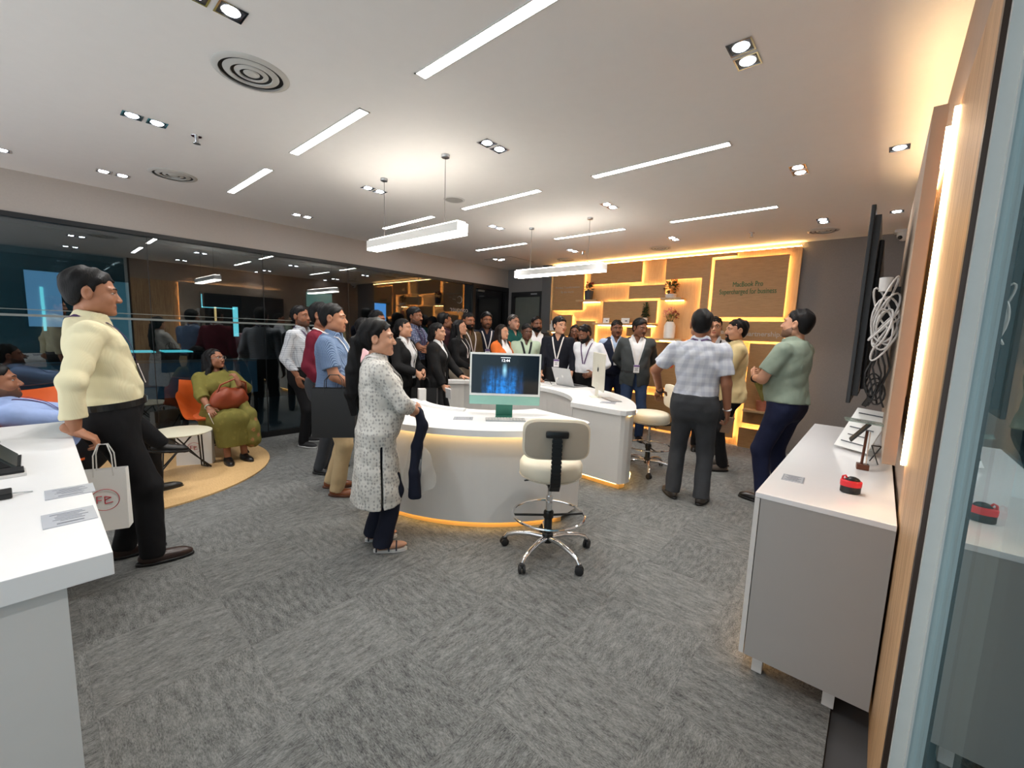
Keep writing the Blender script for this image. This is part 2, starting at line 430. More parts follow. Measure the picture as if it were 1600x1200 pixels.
# far-room furniture, seen dimly through the dark glass
def far_room():
    X = XO+0.02
    def screen(name, y0, y1, z0, z1, col, e, label, cat, dark=False):
        t = MB().span((X-0.02, y0-0.03, z0-0.03), (X+0.03, y1+0.03, z1+0.03)).build(name, M['black_frame'])
        MB().span((X+0.03, y0, z0), (X+0.036, y1, z1)).build('lit_face', emit(name+'_glow_%d' % int(y0*100), col, e), t)
        return tag(t, label, cat)
    screen('lit_window_panel', -0.02, 0.32, 1.30, 2.08, (96, 150, 190), 0.55, 'pale blue lit panel behind the dark glass, at the yellow-shirted man\'s back', 'panel')
    screen('lit_door_panel', 0.80, 1.06, 0.75, 2.02, (40, 96, 112), 0.35, 'tall dim teal panel behind the dark glass, before the yellow-shirted man\'s face', 'panel')
    screen('wall_screen', 3.80, 4.34, 1.84, 2.14, (40, 150, 130), 0.35, 'small green screen beyond the glass above the maroon sweater', 'screen')
    screen('poster_screen', 5.36, 5.66, 1.62, 2.03, (70, 160, 235), 0.9, 'bright blue poster screen beyond the dark glass', 'screen')
    # outlined screen: a dark panel with a lit L-shaped edge
    t = MB().span((X-0.02, 2.0, 1.68), (X+0.03, 2.62, 1.96)).build('outlined_screen', M['black_frame'])
    cy = emit('cyan_tube', (130, 240, 245), 0.9)
    MB().span((X+0.03, 2.0, 1.70), (X+0.045, 2.012, 1.93)).span((X+0.03, 2.0, 1.70), (X+0.045, 2.50, 1.712)).build('lit_edge', cy, t)
    tag(t, 'dark screen outlined in cyan beyond the dark glass', 'screen')
    def bar(y, z0, z1, wd, mat, label):
        b = MB().span((X+0.01, y-wd/2-0.006, z0-0.01), (X+0.03, y+wd/2+0.006, z1+0.01)).build('light_bar', M['black_frame'])
        MB().span((X+0.03, y-wd/2, z0), (X+0.045, y+wd/2, z1)).build('tube', mat, b); tag(b, label, 'lamp')
    bar(0.13, 1.24, 1.86, 0.03, cy, 'slim vertical cyan tube on the pale blue panel beyond the glass')
    bar(2.51, 1.20, 1.74, 0.08, cy, 'broad vertical cyan tube beyond the glass, above the seated woman')
    bar(2.2, 1.45, 1.72, 0.03, emit('dim_warm_tube', (255, 200, 120), 0.8), 'short warm vertical lamp between the cyan lights beyond the glass')
    bar(0.75, 1.2, 1.70, 0.012, emit('white_tube', (220, 240, 245), 2.0), 'hair-thin white vertical tube beyond the glass')
    # low parapet
    p = MB().span((-7.62, -1.2, 0.36), (-7.5, 2.35, 0.86)).build('low_partition', pm('blue_grey_board', (92, 128, 150), 0.5))
    MB().span((-7.60, -1.2, 0.02), (-7.52, 2.35, 0.36)).build('plinth', M['black_frame'], p)
    MB().span((-7.64, -1.2, 0.86), (-7.48, 2.35, 0.89)).build('cap_rail', pm('grey_rail', (120, 124, 126), 0.4), p)
    tag(p, 'low blue-grey partition beyond the dark glass, behind the seated woman', 'partition')
    # long table with glowing top
    t = MB().span((-8.6, 0.7, 0.93), (-8.0, 1.75, 0.97)).build('display_table', pm('dark_table', (40, 44, 48), 0.4))
    for x in (-8.55, -8.05):
        for y in (0.75, 1.7): MB().span((x-0.02, y-0.02, 0), (x+0.02, y+0.02, 0.93)).build('leg', M['black_frame'], t)
    MB().span((-8.5, 0.85, 0.97), (-8.1, 1.2, 0.985)).build('lit_mat', emit('cyan_mat', (90, 220, 225), 0.8), t)
    MB().span((-8.5, 1.3, 0.97), (-8.1, 1.65, 0.985)).build('lit_mat', emit('cyan_mat', (90, 220, 225), 0.8), t)
    tag(t, 'dark table with two glowing cyan mats beyond the glass', 'table')
    # a ceiling lamp for the far room
    for i, (x, y) in enumerate(((-7.4, 0.6), (-7.4, 3.2), (-7.4, 5.2))):
        q = MB().box((x, y, ZC-0.012), (0.07, 0.9, 0.02)).build('far_ceiling_light', M['black_frame'])
        MB().box((x, y, ZC-0.024), (0.05, 0.86, 0.004)).build('diffuser', emit('far_diffuser', (210, 235, 245), 2.6), q)
        tag(q, '%s slim ceiling light of the room beyond the glass, counted from the camera end' % ORD[i], 'light')
far_room()

# swirl and mirrored lettering on the glass
lg = thing('glass_logo', 'grey swirl and mirrored lettering on the dark glass', 'sign', (XL-0.012, 5.16, 1.86))
INKG = pm('silver_vinyl', (150, 148, 146), 0.5)
text_mesh('conquer', 0.13, INKG, 'lettering', lg, (0, 0, -0.03), (PI/2, 0, PI/2), mirror=True, depth=0.001)
sw = [(0, 0.075*math.cos(a)*(0.65+0.06*a), 0.155+0.075*math.sin(a)*(0.65+0.06*a)) for a in [0.4+i*0.28 for i in range(19)]]
MB().tube([(0, -p[1], p[2]) for p in sw], [0.002+0.0045*math.sin(PI*i/18) for i in range(19)], n=5).tube([(0, -0.16, 0.15), (0, -0.09, 0.145)], 0.003, n=5).build('swirl', INKG, lg)

# ------------------------------------------------------------------ wooden feature wall
def feature_wall():
    t = thing('feature_wall', 'backlit oak feature wall of staggered panels on the back wall', 'wall panelling', (0, 0, 0))
    MB().span((-4.66, 6.40, 0.0), (-0.87, 6.449, 2.63)).build('backing', M['wood_wall'], t)
    y0, y1 = 6.335, 6.362
    L = [
     [(-4.62,1.88),(-3.97,1.88),(-3.97,2.52),(-4.15,2.52),(-4.15,2.615),(-4.62,2.615)],
     [(-3.84,2.31),(-2.93,2.31),(-2.93,2.625),(-3.84,2.625)],
     [(-3.12,2.05),(-2.54,2.05),(-2.54,2.25),(-3.12,2.25)],
     [(-3.57,1.67),(-2.65,1.67),(-2.65,2.015),(-3.57,2.015)],
     [(-4.49,1.42),(-4.18,1.42),(-4.18,1.80),(-4.49,1.80)],
     [(-4.08,1.0),(-3.71,1.0),(-3.71,1.695),(-4.08,1.695)],
     [(-3.12,1.46),(-2.72,1.46),(-2.72,1.60),(-3.12,1.60)],
     [(-2.55,2.32),(-2.02,2.32),(-2.02,1.715),(-1.91,1.715),(-1.91,2.59),(-1.59,2.59),(-1.59,2.625),(-2.55,2.625)],
     [(-1.865,1.765),(-0.99,1.765),(-0.99,2.55),(-1.865,2.55)],
     [(-2.02,0.10),(-1.43,0.10),(-1.43,1.45),(-0.95,1.45),(-0.95,1.71),(-2.02,1.71)],
     [(-1.33,0.34),(-0.90,0.34),(-0.90,1.42),(-1.33,1.42)],
     [(-3.6,0.69),(-2.10,0.69),(-2.10,1.385),(-3.6,1.385)],
     [(-4.6,0.04),(-2.12,0.04),(-2.12,0.56),(-4.6,0.56)],
     [(-1.36,0.0),(-1.10,0.0),(-1.10,0.27),(-1.36,0.27)],
    ]
    for poly in L:
        m = MB().prism(poly, y0, y1, axis='y')
        p = m.build('panel', M['wood_panel'], t)
        # LED strip on the back of the panel, just inside its edge
        n = len(poly); ar = sum(poly[i][0]*poly[(i+1)%n][1]-poly[(i+1)%n][0]*poly[i][1] for i in range(n))
        q = poly if ar > 0 else poly[::-1]
        s = MB()
        for i in range(n):
            a, b = Vector(q[i]), Vector(q[(i+1) % n]); d = (b-a).normalized(); nrm = Vector((-d.y, d.x))
            if (b-a).length < 0.06: continue
            a2 = a+nrm*0.022+d*0.022; b2 = b+nrm*0.022-d*0.022
            c = (a2+b2)/2; ang = math.atan2(d.y, d.x)
            s.box((c.x, 6.366, c.y), ((b2-a2).length, 0.006, 0.008), rot=(0, -ang, 0))
        s.build('led_strip', M['strip'], p)
    # cove strip along the top, below the ceiling
    MB().span((-4.64, 6.385, 2.642), (-0.88, 6.40, 2.652)).build('cove_strip', M['cove'], t)
    MB().span((-4.64, 6.37, 2.63), (-0.88, 6.449, 2.64)).build('cove_ledge', M['wood_wall'], t)
    # lettering
    GRN = pm('green_lettering', (38, 96, 42), 0.5); GRY = pm('pale_lettering', (186, 172, 158), 0.5); RED = pm('red_lettering', (196, 44, 26), 0.5)
    yt = y0-0.003; R = (PI/2, 0, 0)
    text_mesh('MacBook Pro', 0.095, GRN, 'lettering', t, (-1.43, yt, 2.20), R).scale = (0.70, 1, 1)
    text_mesh('Supercharged for business', 0.098, GRN, 'lettering', t, (-1.43, yt, 2.105), R).scale = (0.66, 1, 1)
    text_mesh('e partnership.', 0.088, GRY, 'lettering', t, (-1.225, yt, 1.545), R, bold=0.0015)
    text_mesh('ne.', 0.088, GRY, 'lettering', t, (-1.70, yt, 1.565), R, bold=0.0015)
    text_mesh('to wo', 0.10, RED, 'lettering', t, (-2.45, yt, 1.04), R, bold=0.002)
    text_mesh('Product Transformation', 0.052, GRY, 'lettering', t, (-4.30, yt, 2.28), R)
    text_mesh('By the world', 0.052, GRY, 'lettering', t, (-4.30, yt, 2.20), R)
    SH = pm('shelf_oak', (190, 158, 118), 0.45)
    def shelf(x0, x1, z, d=0.2, lip=True):
        s = MB().span((x0, 6.40-d, z-0.018), (x1, 6.40, z+0.012), bev=0.003).build('shelf', SH, t)
        MB().span((x0+0.02, 6.36, z-0.026), (x1-0.02, 6.37, z-0.018)).build('led_strip', M['strip'], s)
    shelf(-4.03, -3.63, 2.035); shelf(-2.55, -2.24, 2.03); shelf(-2.60, -2.18, 1.43, 0.22)
    shelf(-3.68, -2.64, 1.648, 0.2); shelf(-4.64, -4.36, 1.50, 0.15); shelf(-1.31, -0.95, 0.535, 0.22)
    return t
feature_wall()

# ------------------------------------------------------------------ plants and things on the shelves
LEAF = pm('dark_green_leaf', (44, 66, 34), 0.5, vary=0.3); LEAF2 = pm('olive_leaf', (110, 104, 44), 0.5, vary=0.3)
def leaf_cloud(c, r, n, size, rng, mi=0, m=None):
    m = m or MB()
    for _ in range(n):
        u = rng.random()*2-1; a = rng.random()*2*PI; q = math.sqrt(1-u*u); k = rng.random()**0.4
        p = Vector((c[0]+r[0]*q*math.cos(a)*k, c[1]+r[1]*q*math.sin(a)*k, c[2]+r[2]*u*k))
        d = Vector((q*math.cos(a), q*math.sin(a), u+0.3)).normalized(); s = d.cross(Vector((0.2, 0.3, 1))).normalized()*size*0.36
        t = p+d*size
        mid = p+d*size*0.5+Vector((0, 0, size*0.1))
        m.add([p, mid+s, t, mid-s], [(0, 1, 2, 3)], mi)
    return m
def potted(name, label, loc, pot, potmat, build):
    t = thing(name, label, 'plant', loc)
    MB().lathe(pot, n=20).build('pot', potmat, t, True, 30)
    build(t)
    return t
rng = random.Random(3)
def red_flowers(t):
    leaf_cloud((0, 0, 0.20), (0.07, 0.06, 0.05), 60, 0.05, rng).build('leaves', LEAF, t)['kind'] = 'stuff'
    for i in range(7):
        a = i*0.9; c = (0.05*math.cos(a)+0.01, 0.04*math.sin(a), 0.25+0.03*math.sin(i*2.1))
        leaf_cloud(c, (0.022, 0.022, 0.02), 14, 0.026, rng).build('flower', pm('crimson_petals', (150, 20, 28), 0.5), t)
potted('flower_pot', 'dark pot of crimson flowers on the upper left wall shelf', (-3.83, 6.29, 2.047),
       [(0.05, 0), (0.062, 0.005), (0.078, 0.15), (0.07, 0.15), (0.068, 0.13), (0.001, 0.13)], pm('charcoal_pot', (52, 54, 58), 0.5), red_flowers)
def orange_plant(t):
    leaf_cloud((0, 0, 0.15), (0.09, 0.07, 0.09), 90, 0.045, rng).build('leaves', LEAF, t)['kind'] = 'stuff'
    leaf_cloud((0.02, 0, 0.16), (0.10, 0.07, 0.09), 80, 0.036, rng).build('blossoms', pm('amber_petals', (214, 128, 34), 0.5, vary=0.3), t)['kind'] = 'stuff'
potted('flower_pot', 'low white pot of amber blossoms on the upper right wall shelf', (-2.43, 6.29, 2.042),
       [(0.055, 0), (0.075, 0.0), (0.085, 0.055), (0.078, 0.055), (0.001, 0.05)], M['white_matte'], orange_plant)
def small_fir(t):
    for i in range(6):
        leaf_cloud((0, 0, 0.10+0.035*i), (0.055*(1-i/7.5), 0.05*(1-i/7.5), 0.03), 26, 0.04, rng).build('sprig', LEAF, t)
potted('conifer_pot', 'tiny dark conifer in a white pot at the right of the long shelf', (-2.80, 6.28, 1.660),
       [(0.035, 0), (0.038, 0.0), (0.052, 0.09), (0.046, 0.09), (0.001, 0.08)], M['white_matte'], small_fir)
def bouquet(t):
    for i, (x, z, c) in enumerate(((-0.06, 0.34, 'pink'), (-0.03, 0.40, 'pink'), (0.02, 0.37, 'red'), (0.06, 0.38, 'red'), (0.0, 0.43, 'pink'), (0.08, 0.34, 'red'), (-0.08, 0.38, 'pink'))):
        col = pm('pink_petals', (226, 150, 146), 0.5) if c == 'pink' else pm('wine_petals', (132, 22, 34), 0.5)
        leaf_cloud((x, 0.01*(i % 3), z), (0.028, 0.028, 0.024), 18, 0.032, rng).build('flower', col, t)
        MB().tube([(x*0.2, 0, 0.24), (x*0.7, 0, 0.30), (x, 0.01*(i % 3), z)], 0.003, n=5).build('stem', LEAF, t)
    leaf_cloud((0.02, 0, 0.30), (0.07, 0.05, 0.03), 24, 0.05, rng).build('leaves', LEAF2, t)['kind'] = 'stuff'
tv_ = thing('flower_vase', 'white ribbed vase of pink and wine flowers on the lower shelf', 'vase', (-2.40, 6.27, 1.443))
MB().lathe([(0.06, 0), (0.078, 0.01), (0.082, 0.10), (0.080, 0.19), (0.06, 0.235), (0.045, 0.25), (0.038, 0.25), (0.05, 0.225), (0.001, 0.2)], n=24).build('vase', pm('white_ceramic', (236, 234, 230), 0.3), tv_, True, 40)
bouquet(tv_)
def leafy(t):
    for i in range(7):
        a = -0.9+i*0.32; l = 0.36+0.06*math.sin(i*2.3)
        p = [(0, 0, 0.12), (0.25*l*math.sin(a), -0.02*i % 0.05, 0.12+0.5*l), (0.6*l*math.sin(a), -0.03, 0.12+l)]
        m = MB()
        for k, (wd) in enumerate((0.006, 0.02, 0.002)): m.v += [(p[k][0]-wd, p[k][1], p[k][2]), (p[k][0]+wd, p[k][1]+0.006, p[k][2])]
        m.f += [(0, 1, 3, 2), (2, 3, 5, 4)]; m.m += [0, 0]
        m.build('leaf', LEAF2, t)
potted('leafy_pot', 'tall leafy plant in a red and white pot on the low shelf', (-1.10, 6.26, 0.547),
       [(0.05, 0), (0.06, 0.0), (0.075, 0.13), (0.068, 0.13), (0.001, 0.11)], pm('terracotta_white', (176, 110, 88), 0.5, vary=0.4, vscale=9), leafy)
def stand_card(x, z, wd, h, label, y=6.27):
    t = thing('display_card', label, 'card', (x, y, z))
    MB().box((0, 0.0, h/2), (wd, 0.004, h), rot=(-0.15, 0, 0)).build('card_face', M['paper'], t)
    MB().box((0, 0.02, h*0.3), (wd*0.5, 0.004, h*0.6), rot=(0.3, 0, 0)).build('easel_back', M['paper'], t)
    MB().box((wd*0.12, -0.004, h*0.45), (wd*0.3, 0.002, h*0.18), rot=(-0.15, 0, 0)).build('print', M['ink'], t)
stand_card(-3.46, 1.660, 0.11, 0.085, 'small white display card, left one on the long wooden shelf')
stand_card(-3.12, 1.660, 0.14, 0.085, 'wider white display card in the middle of the long wooden shelf')
bx = MB().box((0, 0, 0.06), (0.11, 0.07, 0.115), bev=0.004).build('white_box', M['paper']); bx.location = (-4.56, 6.32, 1.512)
tag(bx, 'white carton on the small shelf at the wooden wall\'s left edge', 'box')
bx2 = MB().box((0, 0, 0.035), (0.10, 0.06, 0.068), bev=0.004).build('white_box', M['paper']); bx2.location = (-4.55, 6.32, 1.628)
tag(bx2, 'smaller white carton on top of the carton at the wall\'s left edge', 'box')

# ------------------------------------------------------------------ ceiling fixtures
ROW = ['third', 'second', 'first']; CL = ['first', 'second', 'third', 'fourth']
for ci, x0 in enumerate((-4.88, -3.39, -1.855)):
    for ri, y in enumerate((1.362, 3.03, 4.655)):
        t = thing('linear_light', 'recessed linear ceiling light, %s row from the wooden wall, %s column from the dark glass' % (ROW[ri], CL[ci]), 'light', (x0+0.49, y, ZC), 0, 'recessed linear ceiling lights')
        MB().span((-0.505, -0.034, -0.004), (0.505, -0.027, 0.0)).span((-0.505, 0.027, -0.004), (0.505, 0.034, 0.0)).span((-0.505, -0.034, -0.004), (-0.495, 0.034, 0.0)).span((0.495, -0.034, -0.004), (0.505, 0.034, 0.0)).build('trim_frame', M['white_matte'], t)
        MB().span((-0.495, -0.027, -0.003), (0.495, 0.027, -0.0005)).build('diffuser', M['linear'], t)

DR = ['fourth', 'third', 'second', 'first']
dl = MB().span((-0.05, -0.05, -0.004), (0.05, -0.043, 0)).span((-0.05, 0.043, -0.004), (0.05, 0.05, 0)).span((-0.05, -0.043, -0.004), (-0.043, 0.043, 0)).span((0.043, -0.043, -0.004), (0.05, 0.043, 0))
frame0 = None
def downlight(x, y, label, spot=True):
    global frame0
    t = thing('downlight', label, 'light', (x, y, ZC), 0, 'square ceiling downlights')
    if frame0 is None:
        f = dl.build('frame', M['chrome'], t)
        r = MB().span((-0.043, -0.043, -0.0015), (0.043, 0.043, -0.0005)).build('reflector', pm('dark_chrome_reflector', (90, 92, 96), 0.2, 0.8), t)
        b = MB().lathe([(0.001, -0.007), (0.028, -0.006), (0.033, -0.0016)], n=16).build('bulb', M['bulb'], t, True)
        frame0 = (f, r, b)
    else:
        for q in frame0:
            c = q.copy(); COL.objects.link(c); c.parent = t
    if spot:
        ld = bpy.data.lights.new('downlight_spot', 'SPOT'); ld.energy = E_SPOT; ld.spot_size = math.radians(86); ld.spot_blend = 0.7
        ld.shadow_soft_size = 0.03; ld.color = (1.0, 0.965, 0.92)
        lo = bpy.data.objects.new('downlight_spot', ld); COL.objects.link(lo); lo.parent = t; lo.location = (0, 0, -0.02)
for ci, x in enumerate((-5.17, -3.63, -2.12, -0.59)):
    for ri, y in enumerate((0.50, 2.09, 3.71, 5.37)):
        for k in (0, 1):
            downlight(x, y+0.12*k, '%s lamp of the downlight pair, %s row from wooden wall, %s column from glass' % (('nearer', 'farther')[k], DR[ri], CL[ci]))
downlight(-0.05, 3.71, 'single downlight nearest the screen wall, between the camera and the dome camera')
downlight(-0.03, 5.41, 'single downlight beside the screen wall, closest to the dome camera')
downlight(-5.21, -0.06, 'downlight cut by the left picture edge')

def vent(x, y, label, r=0.2):
    t = thing('ceiling_diffuser', label, 'vent', (x, y, ZC), 0, 'round ceiling air diffusers')
    GR = pm('offwhite_metal', (196, 195, 190), 0.5)
    MB().lathe([(r*0.83, -0.010), (r*0.97, -0.006), (r, 0.0)], n=48, cap=False).build('outer_ring', GR, t, True, 60)
    MB().lathe([(0.0, -0.0012), (r*0.84, -0.0012)], n=40, cap=False).build('painted_gap_shade', M['black'], t)  # flat black disc on the uncut ceiling: painted shade of the ring gaps
    for a_, b_ in ((0.53, 0.725), (0.30, 0.44)):
        MB().lathe([(r*a_, -0.0035), (r*(a_+0.01), -0.010), (r*(b_-0.02), -0.006), (r*b_, -0.0025), (r*(a_+0.02), -0.0025)], n=44, cap=False).build('cone_ring', GR, t, True, 40)
    MB().lathe([(0.0, -0.009), (r*0.17, -0.008), (r*0.215, -0.003)], n=32).build('centre_disc', GR, t)
vent(-2.53, 0.82, 'large round air diffuser in the ceiling nearest the camera', 0.17)
vent(-4.76, 0.90, 'round air diffuser near the ceiling edge above the dark glass', 0.17)
vent(-2.48, 5.90, 'middle one of three round air diffusers before the wooden wall', 0.15)
vent(-0.63, 5.90, 'round air diffuser before the grey wall, right of the wooden wall', 0.15)
vent(-4.14, 6.0, 'leftmost of three round air diffusers before the wooden wall', 0.15)

def sprinkler(x, y, label):
    t = thing('sprinkler', label, 'sprinkler', (x, y, ZC))
    MB().lathe([(0.03, -0.003), (0.032, 0)], n=20).build('rose', M['chrome'], t)
    MB().lathe([(0.012, -0.04), (0.012, -0.003)], n=12).build('body', M['alu'], t)
    MB().lathe([(0.001, -0.052), (0.022, -0.05), (0.022, -0.048), (0.001, -0.046)], n=16).tube([(0.01, 0, -0.04), (0.014, 0, -0.048)], 0.002, n=5).tube([(-0.01, 0, -0.04), (-0.014, 0, -0.048)], 0.002, n=5).build('deflector', M['alu'], t)
sprinkler(-3.65, 0.83, 'small sprinkler head in the ceiling left of the large diffuser')
sprinkler(-1.28, 5.62, 'small sprinkler head in the ceiling before the wooden wall')
sprinkler(-3.52, 5.55, 'tiny sprinkler head beside the farthest downlight pair')
t = thing('ceiling_speaker', 'round flush ceiling speaker behind the hanging wire', 'speaker', (-3.24, 2.77, ZC))
MB().lathe([(0.0, -0.004), (0.086, -0.004)], n=32, cap=False).build('grille', pm('grey_grille', (168, 166, 162), 0.7), t)
MB().lathe([(0.085, -0.006), (0.10, -0.004), (0.102, 0)], n=32, cap=False).build('rim', M['white_matte'], t, True)
t = thing('ceiling_projector_camera', 'small white ceiling camera below the middle linear light', 'camera', (-4.42, 3.25, ZC))
MB().lathe([(0.045, -0.01), (0.05, 0)], n=20).build('base', M['white_matte'], t)
MB().tube([(0, 0, -0.01), (0, 0, -0.05)], 0.012).build('stem', M['white_matte'], t)
MB().box((0.03, -0.01, -0.07), (0.14, 0.06, 0.05), bev=0.01).build('housing', M['white_matte'], t)
MB().lathe([(0.001, 0), (0.018, 0), (0.018, 0.004)], c=(0.03, -0.03, -0.097), n=14).build('lens', M['black'], t)
t = thing('access_panel', 'square ceiling access panel in the far left ceiling corner', 'panel', (-5.07, 5.62, ZC))
MB().span((-0.3, -0.3, -0.003), (0.3, 0.3, 0.0)).build('door', M['ceiling'], t)
MB().span((-0.31, -0.31, -0.002), (0.31, -0.30, 0)).span((-0.31, 0.30, -0.002), (0.31, 0.31, 0)).span((-0.31, -0.3, -0.002), (-0.30, 0.3, 0)).span((0.30, -0.3, -0.002), (0.31, 0.3, 0)).build('frame', pm('grey_trim', (120, 118, 116), 0.6), t)
downlight(-5.07, 5.45, 'single downlight beside the square ceiling access panel')

def pendant(x0, x1, y, label):
    zb, h, wd = 2.125, 0.075, 0.105
    cx = (x0+x1)/2
    t = thing('pendant_light', label, 'light', (cx, y, zb), 0, 'hanging linear lights over the desks')
    L = x1-x0
    MB().box((0, 0, h/2+0.012), (L, wd, h-0.012), bev=0.004).build('housing', M['white_matte'], t)
    MB().box((0, 0, 0.007), (L-0.006, wd-0.006, 0.014), bev=0.003).build('diffuser', M['pendant_lit'], t)
    MB().box((0, 0, h+0.0145), (L-0.03, wd-0.03, 0.003)).build('added_uplight', M['pendant_added_glow'], t)  # unseen glowing strip added on top to lighten the ceiling
    for dx in (-0.4, 0.4):
        MB().tube([(dx, 0, h+0.01), (dx, 0, ZC-zb-0.012)], 0.0022, n=6).build('wire', pm('grey_wire', (110, 108, 104), 0.4, 0.5), t)
        MB().lathe([(0.028, -0.02), (0.03, -0.016), (0.03, 0)], c=(dx, 0, ZC-zb), n=20).build('ceiling_rose', M['alu'], t, True)
        MB().lathe([(0.012, 0), (0.009, 0.015), (0.004, 0.03)], c=(dx, 0, h+0.005), n=12).build('gripper', M['chrome'], t, True)
pendant(-3.50, -2.30, 2.05, 'hanging white linear light nearer the camera, over the front desk')
pendant(-3.50, -2.28, 4.03, 'hanging white linear light before the wooden wall')
t = thing('dome_camera', 'white dome camera at the ceiling above the grey wall', 'camera', (0.05, 6.3, ZC))
MB().box((0, 0, -0.015), (0.16, 0.12, 0.03), bev=0.006).build('bracket', M['white_matte'], t)
MB().lathe([(0.06, -0.03), (0.06, -0.06), (0.052, -0.085), (0.03, -0.11), (0.001, -0.118)], n=20).build('dome', M['white_matte'], t, True)
MB().ball((-0.03, -0.045, -0.085), 0.022).build('lens', M['black'], t, True)

# ------------------------------------------------------------------ screen wall on the right
def screen_wall():
    t = thing('screen_backing_panel', 'taupe mounting panel with a bright lit edge behind the television', 'panel', (0, 0, 0))
    MB().span((0.048, 2.20, 0.985), (0.088, 4.40, 2.31)).build('board', M['cream_panel'], t)
    MB().span((0.088, 2.9, 1.2), (XR-0.001, 4.2, 2.2)).build('standoff', pm('raw_batten', (150, 120, 90), 0.7), t)
    MB().span((0.104, 2.212, 0.99), (0.116, 2.236, 2.30)).build('led_bar', M['wall_led'], t)
    MB().span((0.1165, 2.208, 0.985), (0.1195, 2.24, 2.305)).build('bar_profile', M['alu'], t)
    MB().span((0.092, 2.32, 2.262), (0.112, 4.30, 2.274)).build('led_bar', M['wall_led'], t)
    # television seen from behind its edge
    v = thing('television', 'large black wall television seen edge-on above the white cabinet', 'television', (0, 0, 0))
    MB().span((-0.106, 2.62, 1.165), (-0.088, 4.30, 2.10), bev=0.004).build('screen_panel', M['black'], v)
    MB().prism([(2.66, 1.20), (4.26, 1.20), (4.26, 2.06), (2.66, 2.06)], -0.088, -0.065, axis='x').build('rear_shell', pm('dark_plastic_shell', (30, 30, 32), 0.45), v)
    MB().span((-0.066, 2.85, 1.22), (-0.046, 4.1, 1.98), bev=0.008).build('electronics_box', pm('dark_plastic_shell', (30, 30, 32), 0.45), v)
    MB().span((-0.0655, 2.72, 1.215), (-0.0645, 2.76, 1.29)).build('rating_sticker', M['paper'], v)
    MB().span((-0.05, 3.4, 1.5), (0.047, 3.6, 1.8)).build('mount', M['black'], v)
    # cable bundle
    c = thing('cable_bundle', 'tangle of white looped cables hanging behind the television', 'cables', (-0.002, 2.52, 1.55))
    rg = random.Random(11)
    for i in range(9):
        pts = []; cz = 0.10*rg.random()-0.0; r = 0.05+0.035*rg.random(); ph = rg.random()*6; tilt = rg.random()
        sx = 0.028+0.02*rg.random(); dx = (rg.random()-0.5)*0.03
        for k in range(20):
            a = 2*PI*k/20
            pts.append((dx+sx*math.cos(a+ph), 0.05*math.sin(a*2+ph)*0.4+0.05*math.cos(a)*tilt, cz-0.04*(i % 3)+r*1.25*math.sin(a)))
        MB().tube(pts, 0.0042, n=6, closed=True).build('loop', pm('white_cable', (206, 204, 202), 0.45), c, True)
    MB().lathe([(0.022, -0.03), (0.024, 0.03)], c=(-0.015, 0, 0.17), n=14).build('cable_reel', pm('white_cable', (206, 204, 202), 0.45), c, True)
    d = thing('power_leads', 'black power leads dangling below the white cable tangle', 'cables', (-0.005, 2.56, 1.36))
    for i in range(6):
        x = -0.03+0.012*i
        pts = [(x+0.012*math.sin(k*1.4+i), 0.02*math.cos(k*1.1+i*2), 0.10-0.045*k-0.01*(i % 3)) for k in range(7)]
        MB().tube(pts, 0.0038, n=6).build('lead', M['black'], d, True)
    for i in range(3):
        pts = [( -0.01+0.028*math.cos(a)+0.01*i, 0.02*math.sin(a), -0.09+0.05*math.sin(a)-0.02*i) for a in [2*PI*k/14 for k in range(14)]]
        MB().tube(pts, 0.0036, n=6, closed=True).build('lead_loop', M['black'], d, True)
    MB().box((-0.02, 0, -0.17), (0.02, 0.03, 0.05), rot=(0.3, 0.4, 0), bev=0.004).build('plug', M['black'], d)
screen_wall()

def wall_cabinet():
    t = thing('wall_cabinet', 'long white gloss display cabinet on short legs along the right wall', 'cabinet', (0, 0, 0))
    x0, x1, y0, y1, z0, z1 = -0.335, 0.108, 1.97, 4.05, 0.085, 0.82
    MB().span((x0, y0, z1-0.022), (x1, y1, z1), bev=0.002).build('top', M['white_gloss'], t)
    MB().span((x0+0.022, y0+0.003, z0), (x1, y0+0.021, z1-0.022)).build('end_panel', M['grey_side'], t)
    MB().span((x0+0.022, y1-0.021, z0), (x1, y1-0.003, z1-0.022)).build('end_panel', M['grey_side'], t)
    MB().span((x0+0.03, y0+0.021, z0), (x1, y1-0.021, z0+0.018)).build('bottom_panel', M['grey_side'], t)
    MB().span((x1-0.012, y0+0.021, z0), (x1, y1-0.021, z1-0.022)).build('back_panel', M['grey_side'], t)
    n = 4; dy = (y1-y0)/n
    for i in range(n):
        d = MB().span((x0, y0+i*dy+0.002, z0), (x0+0.019, y0+(i+1)*dy-0.002, z1-0.024), bev=0.0015).build('door', M['white_matte'], t)
    for x in (x0+0.07, x1-0.12):
        for y in (y0+0.06, (y0+y1)/2, y1-0.06):
            MB().box((x, y, 0.043), (0.04, 0.04, 0.086), bev=0.003).build('leg', M['white_matte'], t)
    MB().span((x0+0.03, y0+0.06, z0-0.008), (x0+0.045, y1-0.1, z0)).build('led_strip', M['cab_led'], t)
wall_cabinet()

